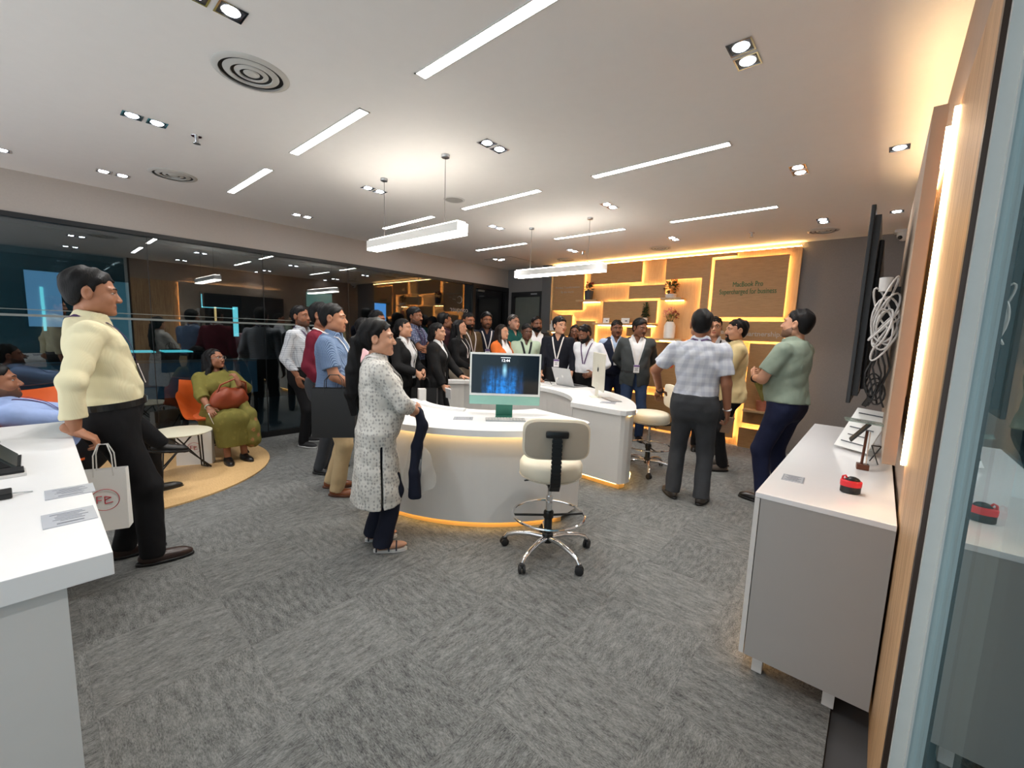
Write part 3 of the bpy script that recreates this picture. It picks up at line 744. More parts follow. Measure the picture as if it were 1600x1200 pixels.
def cabinet_things():
    z = 0.82
    lab = MB().box((0, 0, 0.0015), (0.085, 0.105, 0.003)).build('price_label', M['card_grey']); lab.location = (-0.245, 2.295, z); lab.rotation_euler = (0, 0, 0.05)
    tag(lab, 'flat clear printed label lying on the white cabinet\'s near end', 'label')
    g = MB()
    for k in range(7): g.box((0.0, 0.042-0.013*k, 0.0034), (0.06-0.012*(k % 3), 0.004, 0.0008))
    g.span((-0.040, -0.050, 0.003), (-0.038, 0.05, 0.0038)).span((0.038, -0.05, 0.003), (0.040, 0.05, 0.0038)).build('print', pm('grey_ink', (120, 124, 132), 0.6), lab)
    # red and black scanner block
    t = thing('red_scanner', 'small black and red gadget standing on the white cabinet', 'gadget', (-0.037, 2.27, z), 0.25)
    RD = pm('red_plastic', (214, 34, 48), 0.35)
    MB().lathe([(0.03, 0), (0.036, 0.004), (0.036, 0.03), (0.03, 0.034)], n=24, sx=1.0, sy=0.72).build('base', M['black'], t, True, 30)
    MB().lathe([(0.037, 0.03), (0.038, 0.036), (0.038, 0.052), (0.034, 0.056)], n=24, sx=1.0, sy=0.74).build('red_band', RD, t, True, 30)
    MB().ball((0.004, 0, 0.052), (0.028, 0.02, 0.02), n=16, m=8).build('black_dome', M['black'], t, True)
    MB().tube([(-0.032, 0, 0.052), (-0.030, 0, 0.07), (-0.022, 0, 0.074), (-0.016, 0, 0.064)], 0.004, n=6).build('red_hook', RD, t, True)
    # copper stand holding a glass plate
    BR = pm('copper_brown', (96, 52, 34), 0.35, 0.4)
    s = thing('phone_stand', 'brown stand with a glass plate and angled black phone on the cabinet', 'stand', (-0.010, 2.76, z), 0.1)
    MB().box((0, 0, 0.014), (0.05, 0.05, 0.028), bev=0.003).build('base', BR, s)
    MB().tube([(-0.005, 0, 0.028), (0.0, 0, 0.20)], 0.006, n=8).build('pole', BR, s, True)
    MB().box((0.012, 0, 0.11), (0.004, 0.012, 0.17)).build('acrylic_rod', pm('clear_acrylic', (214, 190, 170), 0.1), s)
    GP = NT('greenish_glass_plate'); GP.base(lin((150, 170, 158))); GP.set(Roughness=0.08, Alpha=0.55)
    MB().box((-0.02, 0, 0.245), (0.15, 0.10, 0.006), rot=(0, 0.06, 0)).build('glass_plate', GP.m, s)
    MB().box((-0.028, 0, 0.19), (0.010, 0.075, 0.12), rot=(0, 0.62, 0), bev=0.003).build('phone', M['black'], s)
    # leaning white sign
    q = thing('product_sign', 'white printed sign leaning behind the brown stand on the cabinet', 'sign', (-0.035, 3.22, z), math.radians(52))
    MB().box((0.0, 0, 0.13), (0.006, 0.20, 0.27), rot=(0, 0.55, 0)).build('sign_board', M['paper'], q)
    m = MB()
    for k in range(5): m.box((-0.004+0.048-0.026*k, 0, 0.145+0.075-0.042*k), (0.002, 0.14-0.03*(k % 2), 0.006), rot=(0, 0.55, 0))
    m.build('print', M['ink'], q)
    MB().box((0.05, 0.0, 0.09), (0.005, 0.05, 0.20), rot=(0, -0.35, 0)).build('strut', M['paper'], q)
    r = thing('tablet_easel', 'black folding tablet easel behind the stand on the white cabinet', 'stand', (0.035, 2.95, z))
    MB().tube([(0.015, -0.03, 0.002), (-0.02, -0.03, 0.10)], 0.003, n=6).build('leg', M['black'], r)
    MB().tube([(-0.02, 0.03, 0.002), (0.02, 0.03, 0.09)], 0.003, n=6).build('leg', M['black'], r)
    MB().tube([(-0.02, -0.03, 0.10), (0.02, 0.03, 0.09)], 0.003, n=6).build('crossbar', M['black'], r)
cabinet_things()

# ------------------------------------------------------------------ curved desks
def arc(c, r, a0, a1, n=28):
    return [(c[0]+r*math.cos(math.radians(a0+(a1-a0)*i/(n-1))), c[1]+r*math.sin(math.radians(a0+(a1-a0)*i/(n-1)))) for i in range(n)]
ZD = 0.77
def ribbon(outer, z0, z1, th):
    """thin vertical band along a curve"""
    m = MB(); n = len(outer)
    P = [Vector(p) for p in outer]; off = []
    for i in range(n):
        d = (P[min(i+1, n-1)]-P[max(i-1, 0)]).normalized(); off.append(P[i]+Vector((-d.y, d.x))*th)
    vs = [(p.x, p.y, z0) for p in P]+[(p.x, p.y, z0) for p in off]+[(p.x, p.y, z1) for p in P]+[(p.x, p.y, z1) for p in off]
    fs = []
    for i in range(n-1):
        fs += [(i, i+1, 2*n+i+1, 2*n+i), (n+i, 3*n+i, 3*n+i+1, n+i+1), (2*n+i, 2*n+i+1, 3*n+i+1, 3*n+i), (i, n+i, n+i+1, i+1)]
    fs += [(0, 2*n, 3*n, n), (n-1, 2*n-1, 4*n-1, 3*n-1)]
    m.add(vs, fs); return m

def desk_front():
    c = (-3.0, 3.12)
    t = thing('curved_desk', 'front curved white desk with an amber glow under its top, carrying the green computer', 'desk', (0, 0, 0))
    A0, A1, A2 = -20.0, -88.0, -114.0
    END = [(-1.70, 2.885), (-1.655, 2.84), (-1.645, 2.75), (-1.63, 2.67)]
    ENDB = [(-1.735, 2.86), (-1.725, 2.80), (-1.715, 2.70)]
    top = END+arc(c, 1.485, A0, A1)+arc(c, 0.70, A2, -11)
    MB().prism(top, ZD-0.045, ZD).build('desktop', M['white_top'], t)
    body = ENDB+arc(c, 1.40, A0-3, A1+1)+arc(c, 0.74, A2+1, -14)
    MB().prism(body, 0.062, ZD-0.075).build('body', M['white_matte'], t)
    MB().prism(ENDB+arc(c, 1.40, A0-3, A1+1)+arc(c, 0.76, A2+1.5, -14), ZD-0.075, ZD-0.045).build('sub_top', M['white_matte'], t)
    MB().prism(arc(c, 1.345, A0-1, A1+3)+arc(c, 0.79, A2+3, -18), 0.0, 0.062).build('plinth', pm('oak_plinth', (222, 182, 118), 0.5), t)
    ribbon(arc(c, 1.425, A0-3, A1+2), ZD-0.052, ZD-0.046, 0.012).build('led_strip', M['desk_led'], t)
    ribbon(arc(c, 1.37, A0-3, A1+3), 0.054, 0.061, 0.010).build('led_strip', M['desk_led'], t)
    # raised cable ledge along the inner edge of the desktop
    MB().prism(arc(c, 0.86, -62, -112)+arc(c, 0.79, -112, -62), ZD, ZD+0.022).build('cable_ledge', M['white_top'], t)
    # taller end pedestal at the far left
    MB().prism(arc(c, 0.76, -112.5, -118, 8)+arc(c, 0.69, -118, -112.5, 8), 0.0, ZD+0.11).build('end_pedestal', M['white_matte'], t)
    return t
desk_front()

def desk_rear():
    c = (-3.35, 3.12)
    t = thing('curved_desk', 'rear curved white desk with a rounded tip, carrying the laptop', 'desk', (0, 0, 0))
    def shape(ro, ri, ins):
        tip = [(-1.745, 3.535+ins), (-1.70+ins*-0.7, 3.56+ins), (-1.672-ins, 3.62+ins*0.5), (-1.667-ins, 3.70)]
        out = arc(c, ro, 24, 98, 24)+[(-4.50+ins*.5, 3.87), (-4.525+ins*.5, 3.80)]
        inn = arc(c, ri+.08, 151, 140, 4)+arc(c, ri, 128, 23, 26)
        return tip+out+inn+[(-2.29, 3.555+ins)]
    MB().prism(shape(1.77, 1.13, 0.0), ZD-0.045, ZD).build('desktop', M['white_top'], t)
    MB().prism(shape(1.72, 1.15, 0.022), 0.062, ZD-0.045).build('body', M['white_matte'], t)
    MB().prism(shape(1.66, 1.20, 0.07), 0.0, 0.062).build('plinth', pm('oak_plinth', (222, 182, 118), 0.5), t)
    ribbon([(-2.25, 3.585), (-2.0, 3.58), (-1.76, 3.575)], 0.054, 0.061, -0.006).build('led_strip', M['desk_led'], t)
    ribbon([(-1.715, 3.63), (-1.74, 3.80), (-1.80, 3.95), (-1.92, 4.14), (-2.1, 4.36)], 0.054, 0.061, -0.006).build('led_strip', M['desk_led'], t)
    ribbon([(-1.685, 3.60), (-1.69, 3.74), (-1.76, 3.93), (-1.9, 4.15)], ZD-0.052, ZD-0.046, 0.01).build('led_strip', M['desk_led'], t)
    ribbon(arc(c, 1.165, 126, 30), 0.054, 0.061, 0.008).build('led_strip', M['desk_led'], t)
desk_rear()

# ------------------------------------------------------------------ computers
def forest_mat():
    t = NT('forest_wallpaper'); t.b.inputs['Base Color'].default_value = (0.004, 0.004, 0.005, 1)
    tc = t.n('ShaderNodeTexCoord'); sp = t.n('ShaderNodeSeparateXYZ'); t.l(tc.outputs['Object'], sp.inputs[0])
    x, z = sp.outputs[0], sp.outputs[2]
    cb = t.n('ShaderNodeCombineXYZ'); t.l(x, cb.inputs[0]); t.l(t.math('MULTIPLY', z, 0.12), cb.inputs[2])
    trunks = t.ramp(t.noise(cb.outputs[0], 22, 3, 0.6), 0.42, 0.60)
    # pool of blue mist low in the middle and a light gap above it
    dx = t.math('ABSOLUTE', t.math('ADD', x, 0.02))
    side = t.math('SUBTRACT', 1.0, t.ramp(dx, 0.06, 0.17))
    low = t.math('SUBTRACT', 1.0, t.ramp(z, -0.10, 0.07))
    mist = t.math('MULTIPLY', t.math('MULTIPLY', side, low), t.math('ADD', 0.25, t.math('MULTIPLY', trunks, 0.9)))
    gx = t.math('SUBTRACT', 1.0, t.ramp(t.math('ABSOLUTE', t.math('ADD', x, 0.005)), 0.0, 0.022))
    gz = t.math('SUBTRACT', 1.0, t.ramp(t.math('ABSOLUTE', t.math('SUBTRACT', z, 0.03)), 0.0, 0.06))
    gap = t.math('MULTIPLY', gx, gz)
    blob = t.ramp(t.noise(t.coord((1, 1, 1)), 26, 4, 0.65), 0.35, 0.7)
    c1 = t.mix(t.math('MULTIPLY', mist, t.math('ADD', 0.35, blob), True), lin((5, 9, 16)), lin((26, 120, 205)))
    c2 = t.mix(t.math('MULTIPLY', gap, 0.9), c1, lin((150, 210, 235)))
    t.l(c2, t.b.inputs['Emission Color']); t.b.inputs['Emission Strength'].default_value = 1.0
    t.set(Roughness=0.12)
    return t.m
MINT = pm('mint_aluminium', (150, 198, 184), 0.35, 0.25); MINTD = pm('green_aluminium', (62, 122, 104), 0.3, 0.5)
def leafless_mark(m, c, r, y, axis_sign=1):
    """small bitten-fruit emblem seen on the back of the computers"""
    pts = []
    for k in range(26):
        a = 2*PI*k/26; q = r*(1+0.06*math.cos(2*a)-0.10*max(0, math.sin(a))**6-0.06*max(0, -math.sin(a))**8)
        px, pz = q*0.92*math.cos(a), q*math.sin(a)
        dxb, dzb = px-r*1.05, pz-r*0.1
        if math.hypot(dxb, dzb) < r*0.42:
            k2 = r*0.42/max(1e-6, math.hypot(dxb, dzb)); px, pz = r*1.05+dxb*k2, r*0.1+dzb*k2
        pts.append((c[0]+axis_sign*px, c[1]+pz))
    m.prism(pts, y, y+0.0008, axis='y')
    m.prism([(c[0]+axis_sign*u*r, c[1]+v*r) for u, v in ((0.0, 1.15), (0.12, 1.45), (0.42, 1.62), (0.34, 1.3))], y, y+0.0008, axis='y')
    return m
def all_in_one(name, label, loc, rz, frontmat, standmat, screenmat, s=1.0):
    t = thing(name, label, 'computer', loc, rz); t.scale = (s, s, s)
    MB().box((0, 0, 0.29), (0.547, 0.0115, 0.40), bev=0.004).build('casing', standmat, t)
    MB().box((0, -0.0065, 0.325), (0.543, 0.002, 0.332), bev=0.0008).build('white_bezel', pm('white_bezel', (232, 236, 234), 0.3), t)
    MB().box((0, -0.0065, 0.124), (0.543, 0.002, 0.066), bev=0.0008).build('chin', frontmat, t)
    sc = MB().box((0, -0.0082, 0.0), (0.517, 0.0012, 0.298)).build('display', screenmat, t); sc.location = (0, 0, 0.327)
    MB().span((-0.065, 0.003, 0.004), (0.065, 0.010, 0.16), bev=0.002).span((-0.065, -0.07, 0), (0.065, 0.075, 0.006), bev=0.002).build('foot', standmat, t)
    leafless_mark(MB(), (0, 0.31), 0.032, 0.0058).build('emblem', M['chrome'], t)
    return t
SCRW = NT('forest_screen')
im = all_in_one('desktop_computer', 'mint green all-in-one computer showing a blue forest on the front desk', (-2.262, 2.505, ZD), math.radians(42), MINT, MINTD, forest_mat(), 1.05)
WT = emit('screen_white', (240, 246, 255), 1.0)
text_mesh('12:44', 0.030, WT, 'clock_digits', im, (0, -0.0098, 0.433), (PI/2, 0, 0), depth=0.0002)
text_mesh('Tuesday, 3 October', 0.0085, WT, 'date_line', im, (0, -0.0098, 0.455), (PI/2, 0, 0), depth=0.0002) if False else MB().box((0, -0.0098, 0.456), (0.075, 0.0004, 0.0028)).build('date_line', WT, im)
all_in_one('desktop_computer', 'pale yellow-white all-in-one computer turned away at the rear desk\'s rounded tip', (-2.33, 4.12, ZD), math.radians(133),
           pm('pale_aluminium', (222, 220, 204), 0.35, 0.2), pm('pale_aluminium_back', (230, 228, 214), 0.35, 0.15), pm('dark_screen', (24, 26, 30), 0.15), 1.0)
def keyboard(loc, rz, label):
    t = thing('keyboard', label, 'keyboard', loc, rz)
    MB().box((0, 0, 0.004), (0.31, 0.118, 0.008), bev=0.002).build('base', M['alu'], t)
    k0 = None; KM = M['white_matte']
    for r in range(5):
        n = 13
        for k in range(n):
            if r == 4 and 3 < k < 9 and k != 6: continue
            wd = 0.10 if (r == 4 and k == 6) else 0.0185
            m = MB().box((-0.143+0.0238*k, 0.044-0.022*r, 0.0095), (wd, 0.017, 0.003)); m.build('key', KM, t)
    return t
keyboard((-2.145, 2.395, ZD), math.radians(46), 'white keyboard in front of the mint green computer')
mo = MB().ball((0, 0, 0.008), (0.028, 0.052, 0.014), n=16, m=8).build('computer_mouse', M['white_gloss'], None, True); mo.location = (-1.93, 2.56, ZD+0.004); mo.rotation_euler = (0, 0, 0.75)
tag(mo, 'white computer mouse right of the keyboard, beside the stool\'s backrest', 'mouse')
def flat_card(loc, size, rz, label, mat=None, h=0.003):
    p = MB().box((0, 0, h/2), (size[0], size[1], h)).build('info_card', mat or M['card_grey']); p.location = loc; p.rotation_euler = (0, 0, rz)
    m = MB()
    for k in range(6):
        m.box((-size[0]*0.32+size[0]*0.1*k, size[1]*(0.05 if k % 2 else -0.04), h+0.0003), (size[0]*0.03, size[1]*(0.62-0.08*(k % 3)), 0.0005))
    m.box((size[0]*0.36, 0, h+0.0003), (size[0]*0.07, size[1]*0.5, 0.0005))
    m.build('print', pm('grey_ink', (120, 124, 132), 0.6), p)
    return tag(p, label, 'card')
flat_card((-2.40, 2.185, ZD), (0.15, 0.11), math.radians(44), 'grey printed card on the front desk left of the keyboard')
flat_card((-2.05, 3.86, ZD), (0.15, 0.11), math.radians(20), 'grey printed card near the rear desk\'s rounded tip')
kb2 = MB().box((0, 0, 0.005), (0.28, 0.115, 0.01), bev=0.002).build('keyboard', M['alu']); kb2.location = (-2.12, 4.06, ZD); kb2.rotation_euler = (0, 0, math.radians(-38))
tag(kb2, 'silver keyboard beside the turned away computer on the rear desk', 'keyboard')
k2 = MB()
for r in range(4):
    for k in range(11): k2.box((-0.125+0.025*k, 0.04-0.026*r, 0.011), (0.019, 0.019, 0.003))
ko = k2.build('keys', M['white_matte'], kb2); ko['kind'] = 'stuff'
def laptop(loc, rz):
    t = thing('laptop', 'open silver laptop seen from behind on the rear desk', 'laptop', loc, rz)
    MB().box((0, 0.125, 0.008), (0.355, 0.245, 0.014), bev=0.004).build('base', M['alu'], t)
    MB().box((0, 0.13, 0.0155), (0.28, 0.1, 0.001)).build('key_field', M['black'], t)
    ang = math.radians(22); L = 0.245
    cy, cz = -math.sin(ang)*L/2, 0.016+math.cos(ang)*L/2
    lid = MB().box((0, 0, 0), (0.355, 0.007, L), bev=0.002).build('lid', pm('silver_lid', (196, 198, 200), 0.35, 0.6), t)
    lid.location = (0, cy, cz); lid.rotation_euler = (ang, 0, 0)
    leafless_mark(MB(), (0, 0.005), 0.020, -0.0046, -1).build('emblem', pm('pale_emblem', (236, 236, 236), 0.2), lid)
    MB().box((0, 0.0038, 0), (0.335, 0.0008, L-0.02)).build('display', pm('dark_screen', (24, 26, 30), 0.15), lid)
    return t
laptop((-3.10, 4.62, ZD), math.radians(-14))
cb = MB().tube([(-3.17, 4.56, ZD+0.1), (-3.15, 4.50, ZD+0.09), (-3.16, 4.46, ZD+0.03), (-3.2, 4.44, ZD+0.004), (-3.3, 4.40, ZD+0.004), (-3.36, 4.42, ZD+0.004)], 0.0035, n=6).box((-3.165, 4.535, ZD+0.10), (0.035, 0.03, 0.03), bev=0.008).build('charger_cable', M['white_matte'], None, True)
tag(cb, 'white charging cable and plug stuck to the laptop\'s back', 'cable')
cb = MB().tube([(-3.30, 4.60, ZD+0.004), (-3.33, 4.58, ZD+0.05), (-3.37, 4.56, ZD+0.07), (-3.42, 4.5, ZD+0.04), (-3.46, 4.46, ZD+0.004)], 0.0032, n=6).build('security_cable', M['black'], None, True)
tag(cb, 'dark cable arching from the laptop over the rear desk', 'cable')

# ------------------------------------------------------------------ draughtsman stools
def stool(loc, seat_rz, base_rz, label):
    t = thing('office_stool', label, 'stool', loc, 0, 'cream office stools')
    HZ = 0.045
    R = Matrix.Rotation(seat_rz, 3, 'Z'); Rb = Matrix.Rotation(base_rz, 3, 'Z')
    MB().lathe([(0.001, 0.495), (0.185, 0.495), (0.20, 0.505), (0.203, 0.55), (0.203, 0.58), (0.19, 0.602), (0.16, 0.612), (0.001, 0.618)], c=(0, 0, HZ), n=40).build('seat', M['cream_vinyl'], t, True, 60)
    MB().lathe([(0.200, 0.508), (0.2045, 0.511), (0.200, 0.514)], c=(0, 0, HZ), n=40).build('seat_piping', M['taupe_vinyl'], t, True)
    MB().box((0, 0, 0.488+HZ), (0.16, 0.16, 0.016), rot=(0, 0, seat_rz)).box(tuple(R@Vector((0.0, 0.03, 0.47+HZ))), (0.07, 0.12, 0.03), rot=(0, 0, seat_rz), bev=0.006).build('seat_plate', M['black'], t)
    MB().tube([tuple(R@Vector((0.05, 0.02, 0.475+HZ))), tuple(R@Vector((0.17, 0.02, 0.46+HZ)))], 0.005).build('lever', M['black'], t)
    # backrest: cushion and shell, rounded rectangle
    def pad(w_, h_, d_, y, bul):
        m = MB(); nx, nz = 16, 10; vs = []; fs = []
        for sgn in (0, 1):
            for j in range(nz+1):
                for i in range(nx+1):
                    u = i/nx*2-1; v = j/nz*2-1
                    ex = math.copysign(abs(u)**1.0, u); 
                    r = (abs(u)**5+abs(v)**5)**(1/5); k = 1.0
                    mx = max(abs(u), abs(v))
                    if r > 1e-6: k = mx/r
                    x, z = u*k*w_/2, v*k*h_/2
                    edge = max(0, 1-mx**6)
                    yy = y+(d_*0.5+bul*edge)*(1 if sgn else -1)-0.10*x*x
                    vs.append(tuple(R@Vector((x, yy, z+0.785+HZ))))
        o = (nx+1)*(nz+1)
        for j in range(nz):
            for i in range(nx):
                a = j*(nx+1)+i
                fs.append((a, a+1, a+nx+2, a+nx+1)); fs.append((o+a, o+a+nx+1, o+a+nx+2, o+a+1))
        rim = [i for i in range(nx+1)]+[j*(nx+1)+nx for j in range(1, nz+1)]+[nz*(nx+1)+i for i in range(nx-1, -1, -1)]+[j*(nx+1) for j in range(nz-1, 0, -1)]
        for i in range(len(rim)):
            a, b = rim[i], rim[(i+1) % len(rim)]; fs.append((a, o+a, o+b, b))
        return m.add(vs, fs)
    pad(0.40, 0.245, 0.03, 0.205, 0.012).build('backrest', M['cream_vinyl'], t, True, 70)
    pad(0.375, 0.222, 0.012, 0.232, 0.004).build('back_shell', M['taupe_vinyl'], t, True, 60)
    # ribbed bellows bracket curving from under the seat up the back
    path = [(0, 0.06, 0.478), (0, 0.15, 0.470), (0, 0.225, 0.478), (0, 0.262, 0.52), (0, 0.268, 0.60), (0, 0.266, 0.70), (0, 0.264, 0.80)]
    pts = []
    for i in range(len(path)-1):
        for k in range(8): pts.append(Vector(path[i]).lerp(Vector(path[i+1]), k/8))
    pts.append(Vector(path[-1]))
    m = MB()
    for i, p in enumerate(pts):
        a = pts[max(0, i-1)]; b = pts[min(len(pts)-1, i+1)]; ang = math.atan2(b.z-a.z, b.y-a.y)
        wd = 0.060 if i % 2 else 0.052
        q = R@(p+Vector((0, 0, HZ))); m.box(tuple(q), (wd, 0.016, 0.016 if i % 2 else 0.013), rot=Euler((ang, 0, 0)).to_matrix().to_4x4().to_euler() if abs(seat_rz) < 1e-6 else (R.to_4x4()@Matrix.Rotation(ang, 4, 'X')).to_euler())
    m.build('back_bracket', M['black'], t)
    MB().box(tuple(R@Vector((0, 0.256, 0.825+HZ))), (0.135, 0.03, 0.042), rot=(0, 0, seat_rz), bev=0.012).build('bracket_head', M['black'], t, True, 50)
    # column
    MB().lathe([(0.014, 0.38), (0.014, 0.48+HZ)], n=16).lathe([(0.022, 0.30), (0.022, 0.40)], n=16).build('gas_lift', M['chrome'], t, True, 40)
    MB().lathe([(0.026, 0.10), (0.026, 0.30), (0.024, 0.305)], n=18).lathe([(0.034, 0.085), (0.036, 0.10), (0.036, 0.145), (0.03, 0.15)], n=18).build('column_sleeve', M['black'], t, True, 40)
    # foot ring with two spokes
    MB().tube([(0.235*math.cos(2*PI*k/40), 0.235*math.sin(2*PI*k/40), 0.275) for k in range(40)], 0.0085, n=8, closed=True).build('foot_ring', M['chrome'], t, True)
    for k in range(2):
        a = seat_rz+0.1+k*PI
        MB().tube([(0.02*math.cos(a), 0.02*math.sin(a), 0.268), (0.23*math.cos(a), 0.23*math.sin(a), 0.275)], 0.008, n=8).build('ring_spoke', M['black'], t, True)
    MB().lathe([(0.031, 0.25), (0.033, 0.255), (0.033, 0.29), (0.031, 0.295)], n=18).build('ring_hub', M['black'], t, True, 40)
    # five star base on castors
    for k in range(5):
        a = base_rz+2*PI*k/5; ca, sa = math.cos(a), math.sin(a)
        pts = [(0.03*ca, 0.03*sa, 0.115), (0.12*ca, 0.12*sa, 0.120), (0.22*ca, 0.22*sa, 0.105), (0.275*ca, 0.275*sa, 0.085), (0.295*ca, 0.295*sa, 0.062)]
        l = MB().tube(pts, [0.019, 0.018, 0.016, 0.014, 0.012], n=10).build('base_leg', M['chrome'], t, True)
        m = MB(); cx, cy = 0.298*ca, 0.298*sa; aa = a+0.7
        for s_ in (-1, 1):
            ox, oy = -math.sin(aa)*0.013*s_, math.cos(aa)*0.013*s_
            vs = []
            for (r_, d_) in ((0.020, -0.009), (0.027, -0.006), (0.027, 0.006), (0.020, 0.009)):
                vs += [(cx+ox-math.sin(aa)*d_+r_*math.cos(2*PI*j/14)*math.cos(aa), cy+oy+math.cos(aa)*d_+r_*math.cos(2*PI*j/14)*math.sin(aa), 0.0275+r_*math.sin(2*PI*j/14)) for j in range(14)]
            fs = [(i*14+j, i*14+(j+1) % 14, (i+1)*14+(j+1) % 14, (i+1)*14+j) for i in range(3) for j in range(14)]+[tuple(range(14))[::-1], tuple(42+j for j in range(14))]
            m.add(vs, fs)
        m.box((cx, cy, 0.048), (0.03, 0.03, 0.028), rot=(0, 0, aa), bev=0.006)
        m.build('castor', M['rubber'], l, True, 40)
    return t
stool((-1.53, 2.165, 0), math.radians(222), math.radians(-12), 'cream office stool with its back to the camera, at the front desk')
stool((-1.80, 4.36, 0), math.radians(-52), math.radians(10), 'cream office stool by the rear desk tip, a man\'s hand on its back')

# ------------------------------------------------------------------ counter on the left
ZK = 0.85
def counter():
    t = thing('display_counter', 'white display counter at the left, gadgets and cards on its top', 'counter', (0, 0, 0))
    MB().span((-3.50, -1.4, ZK-0.062), (-1.44, 0.10, ZK), bev=0.002).build('worktop', M['white_top'], t)
    MB().span((-3.42, -1.35, 0.0), (-1.455, 0.014, ZK-0.062)).build('base', M['white_matte'], t)
counter()
def counter_things():
    z = ZK
    flat_card((-2.055, 0.05, z), (0.11, 0.118), 0.0, 'grey printed card on the counter, nearer the yellow-shirted man')
    flat_card((-1.785, 0.037, z), (0.125, 0.112), 0.02, 'grey printed card on the counter, nearer the camera')
    t = thing('tablet_on_stand', 'dark tablet leaning on a stand on the left counter', 'tablet', (-2.62, -0.065, z), 0)
    MB().box((0, -0.085, 0.085), (0.24, 0.010, 0.22), rot=(math.radians(42), 0, 0), bev=0.004).build('tablet', pm('dark_grey_metal', (58, 66, 66), 0.25, 0.5), t)
    MB().box((0.0, -0.091, 0.090), (0.22, 0.002, 0.20), rot=(math.radians(42), 0, 0)).build('screen', pm('black_screen', (14, 16, 18), 0.08), t)
    MB().span((-0.10, -0.13, 0), (0.10, 0.0, 0.008), bev=0.002).build('foot_plate', M['black'], t)
    MB().box((0.0, -0.09, 0.045), (0.05, 0.006, 0.12), rot=(math.radians(-40), 0, 0)).build('prop_leg', M['alu'], t)
    w_ = MB().box((0, 0, 0.022), (0.10, 0.12, 0.044), bev=0.006).build('white_case', M['white_gloss']); w_.location = (-2.48, -0.19, z)
    tag(w_, 'small white case behind the tablet stand at the left picture edge', 'case')
    p = thing('phone', 'black phone on a white cradle at the counter\'s left, nearer the tablet', 'phone', (-2.41, -0.135, z), 0.03)
    MB().box((0, 0, 0.006), (0.085, 0.17, 0.012), bev=0.003).build('cradle', M['white_matte'], p)
    MB().box((0, 0.0, 0.017), (0.075, 0.16, 0.009), bev=0.003).build('handset', M['black'], p)
    p = thing('phone', 'black phone with a thin lead on the counter, nearer the camera', 'phone', (-2.13, -0.155, z), 0.03)
    MB().box((0, 0, 0.010), (0.075, 0.15, 0.018), bev=0.004).build('handset', M['black'], p)
    MB().tube([(0, 0.075, 0.008), (0, 0.12, 0.003)], 0.0022, n=6).build('lead', M['alu'], p)
counter_things()

# ------------------------------------------------------------------ seating corner
def platform():
    c = (-5.3, 0.40); r = 1.29; pts = []
    for k in range(64):
        a = 2*PI*k/64; x, y = c[0]+r*math.cos(a), c[1]+r*math.sin(a); pts.append((max(x, XL+0.014), y))
    q = []
    for p in pts:
        if not q or (abs(p[0]-q[-1][0])+abs(p[1]-q[-1][1])) > 1e-4: q.append(p)
    o = MB().prism(q, 0.0, 0.014).build('floor_inlay', M['wood_floor'])
    struct(o, 'round pale wood floor inlay under the orange chairs', 'floor')
platform()
ZP = 0.014
def shell_chair(loc, rz, label):
    """orange bucket chair on a black wire base; faces local -Y"""
    t = thing('shell_chair', label, 'chair', loc, rz, 'orange shell chairs')
    nx, ny = 14, 18; vs = []; fs = []
    def P(u, v, th):
        # v 0..1 : front edge of the seat -> top of the back; u -1..1 across
        if v < 0.5:
            k = v/0.5; y = -0.23+0.40*k; z = 0.43-0.035*math.sin(k*PI*0.9); hw = 0.24+0.05*k
        else:
            k = (v-0.5)/0.5; y = 0.17+0.13*math.sin(k*PI/2); z = 0.42+0.36*k**1.15; hw = 0.29-0.05*k
        wing = abs(u)**2.6
        z += (0.20*math.exp(-((v-0.52)/0.25)**2)+0.02)*wing
        y += -0.12*wing*math.exp(-((v-0.75)/0.28)**2)
        x = u*hw*(1+0.10*wing)
        return Vector((x, y+(0.012*th if v > 0.5 else 0), z-(0.012*th if v <= 0.6 else 0.004*th)))
    for th in (0, 1):
        for j in range(ny+1):
            for i in range(nx+1): vs.append(P(i/nx*2-1, j/ny, th))
    o = (nx+1)*(ny+1)
    for j in range(ny):
        for i in range(nx):
            a = j*(nx+1)+i; fs.append((a, a+1, a+nx+2, a+nx+1)); fs.append((o+a, o+a+nx+1, o+a+nx+2, o+a+1))
    rim = [i for i in range(nx+1)]+[j*(nx+1)+nx for j in range(1, ny+1)]+[ny*(nx+1)+i for i in range(nx-1, -1, -1)]+[j*(nx+1) for j in range(ny-1, 0, -1)]
    for i in range(len(rim)):
        a, b = rim[i], rim[(i+1) % len(rim)]; fs.append((a, o+a, o+b, b))
    MB().add(vs, fs).build('shell', M['orange'], t, True, 60)
    MB().box((0, -0.03, 0.425), (0.40, 0.36, 0.03), bev=0.014).build('seat_pad', pm('orange_felt', (206, 96, 44), 0.8), t, True, 60)
    for s_ in (-1, 1):
        MB().tube([(0.10*s_, -0.05, 0.40), (0.25*s_, -0.24, 0.008), (0.25*s_, 0.20, 0.008), (0.10*s_, 0.05, 0.40)], 0.007, n=8).build('wire_leg', M['black'], t, True)
    MB().tube([(-0.2, -0.15, 0.12), (0.2, -0.15, 0.12)], 0.006, n=8).tube([(-0.2, 0.13, 0.12), (0.2, 0.13, 0.12)], 0.006, n=8).build('cross_wire', M['black'], t, True)
    return t
def face(dx, dy): return math.atan2(dx, -dy)     # rz so that local -Y points along (dx,dy)
shell_chair((-5.43, 1.27, ZP), face(1.0, -0.05), 'orange shell chair under the seated woman in olive')
shell_chair((-5.36, -0.02, ZP), face(0.95, 0.35), 'empty orange shell chair behind the yellow-shirted man')
shell_chair((-4.42, -0.02, ZP), face(0.1, 1.0), 'orange shell chair under the seated man in pale blue')
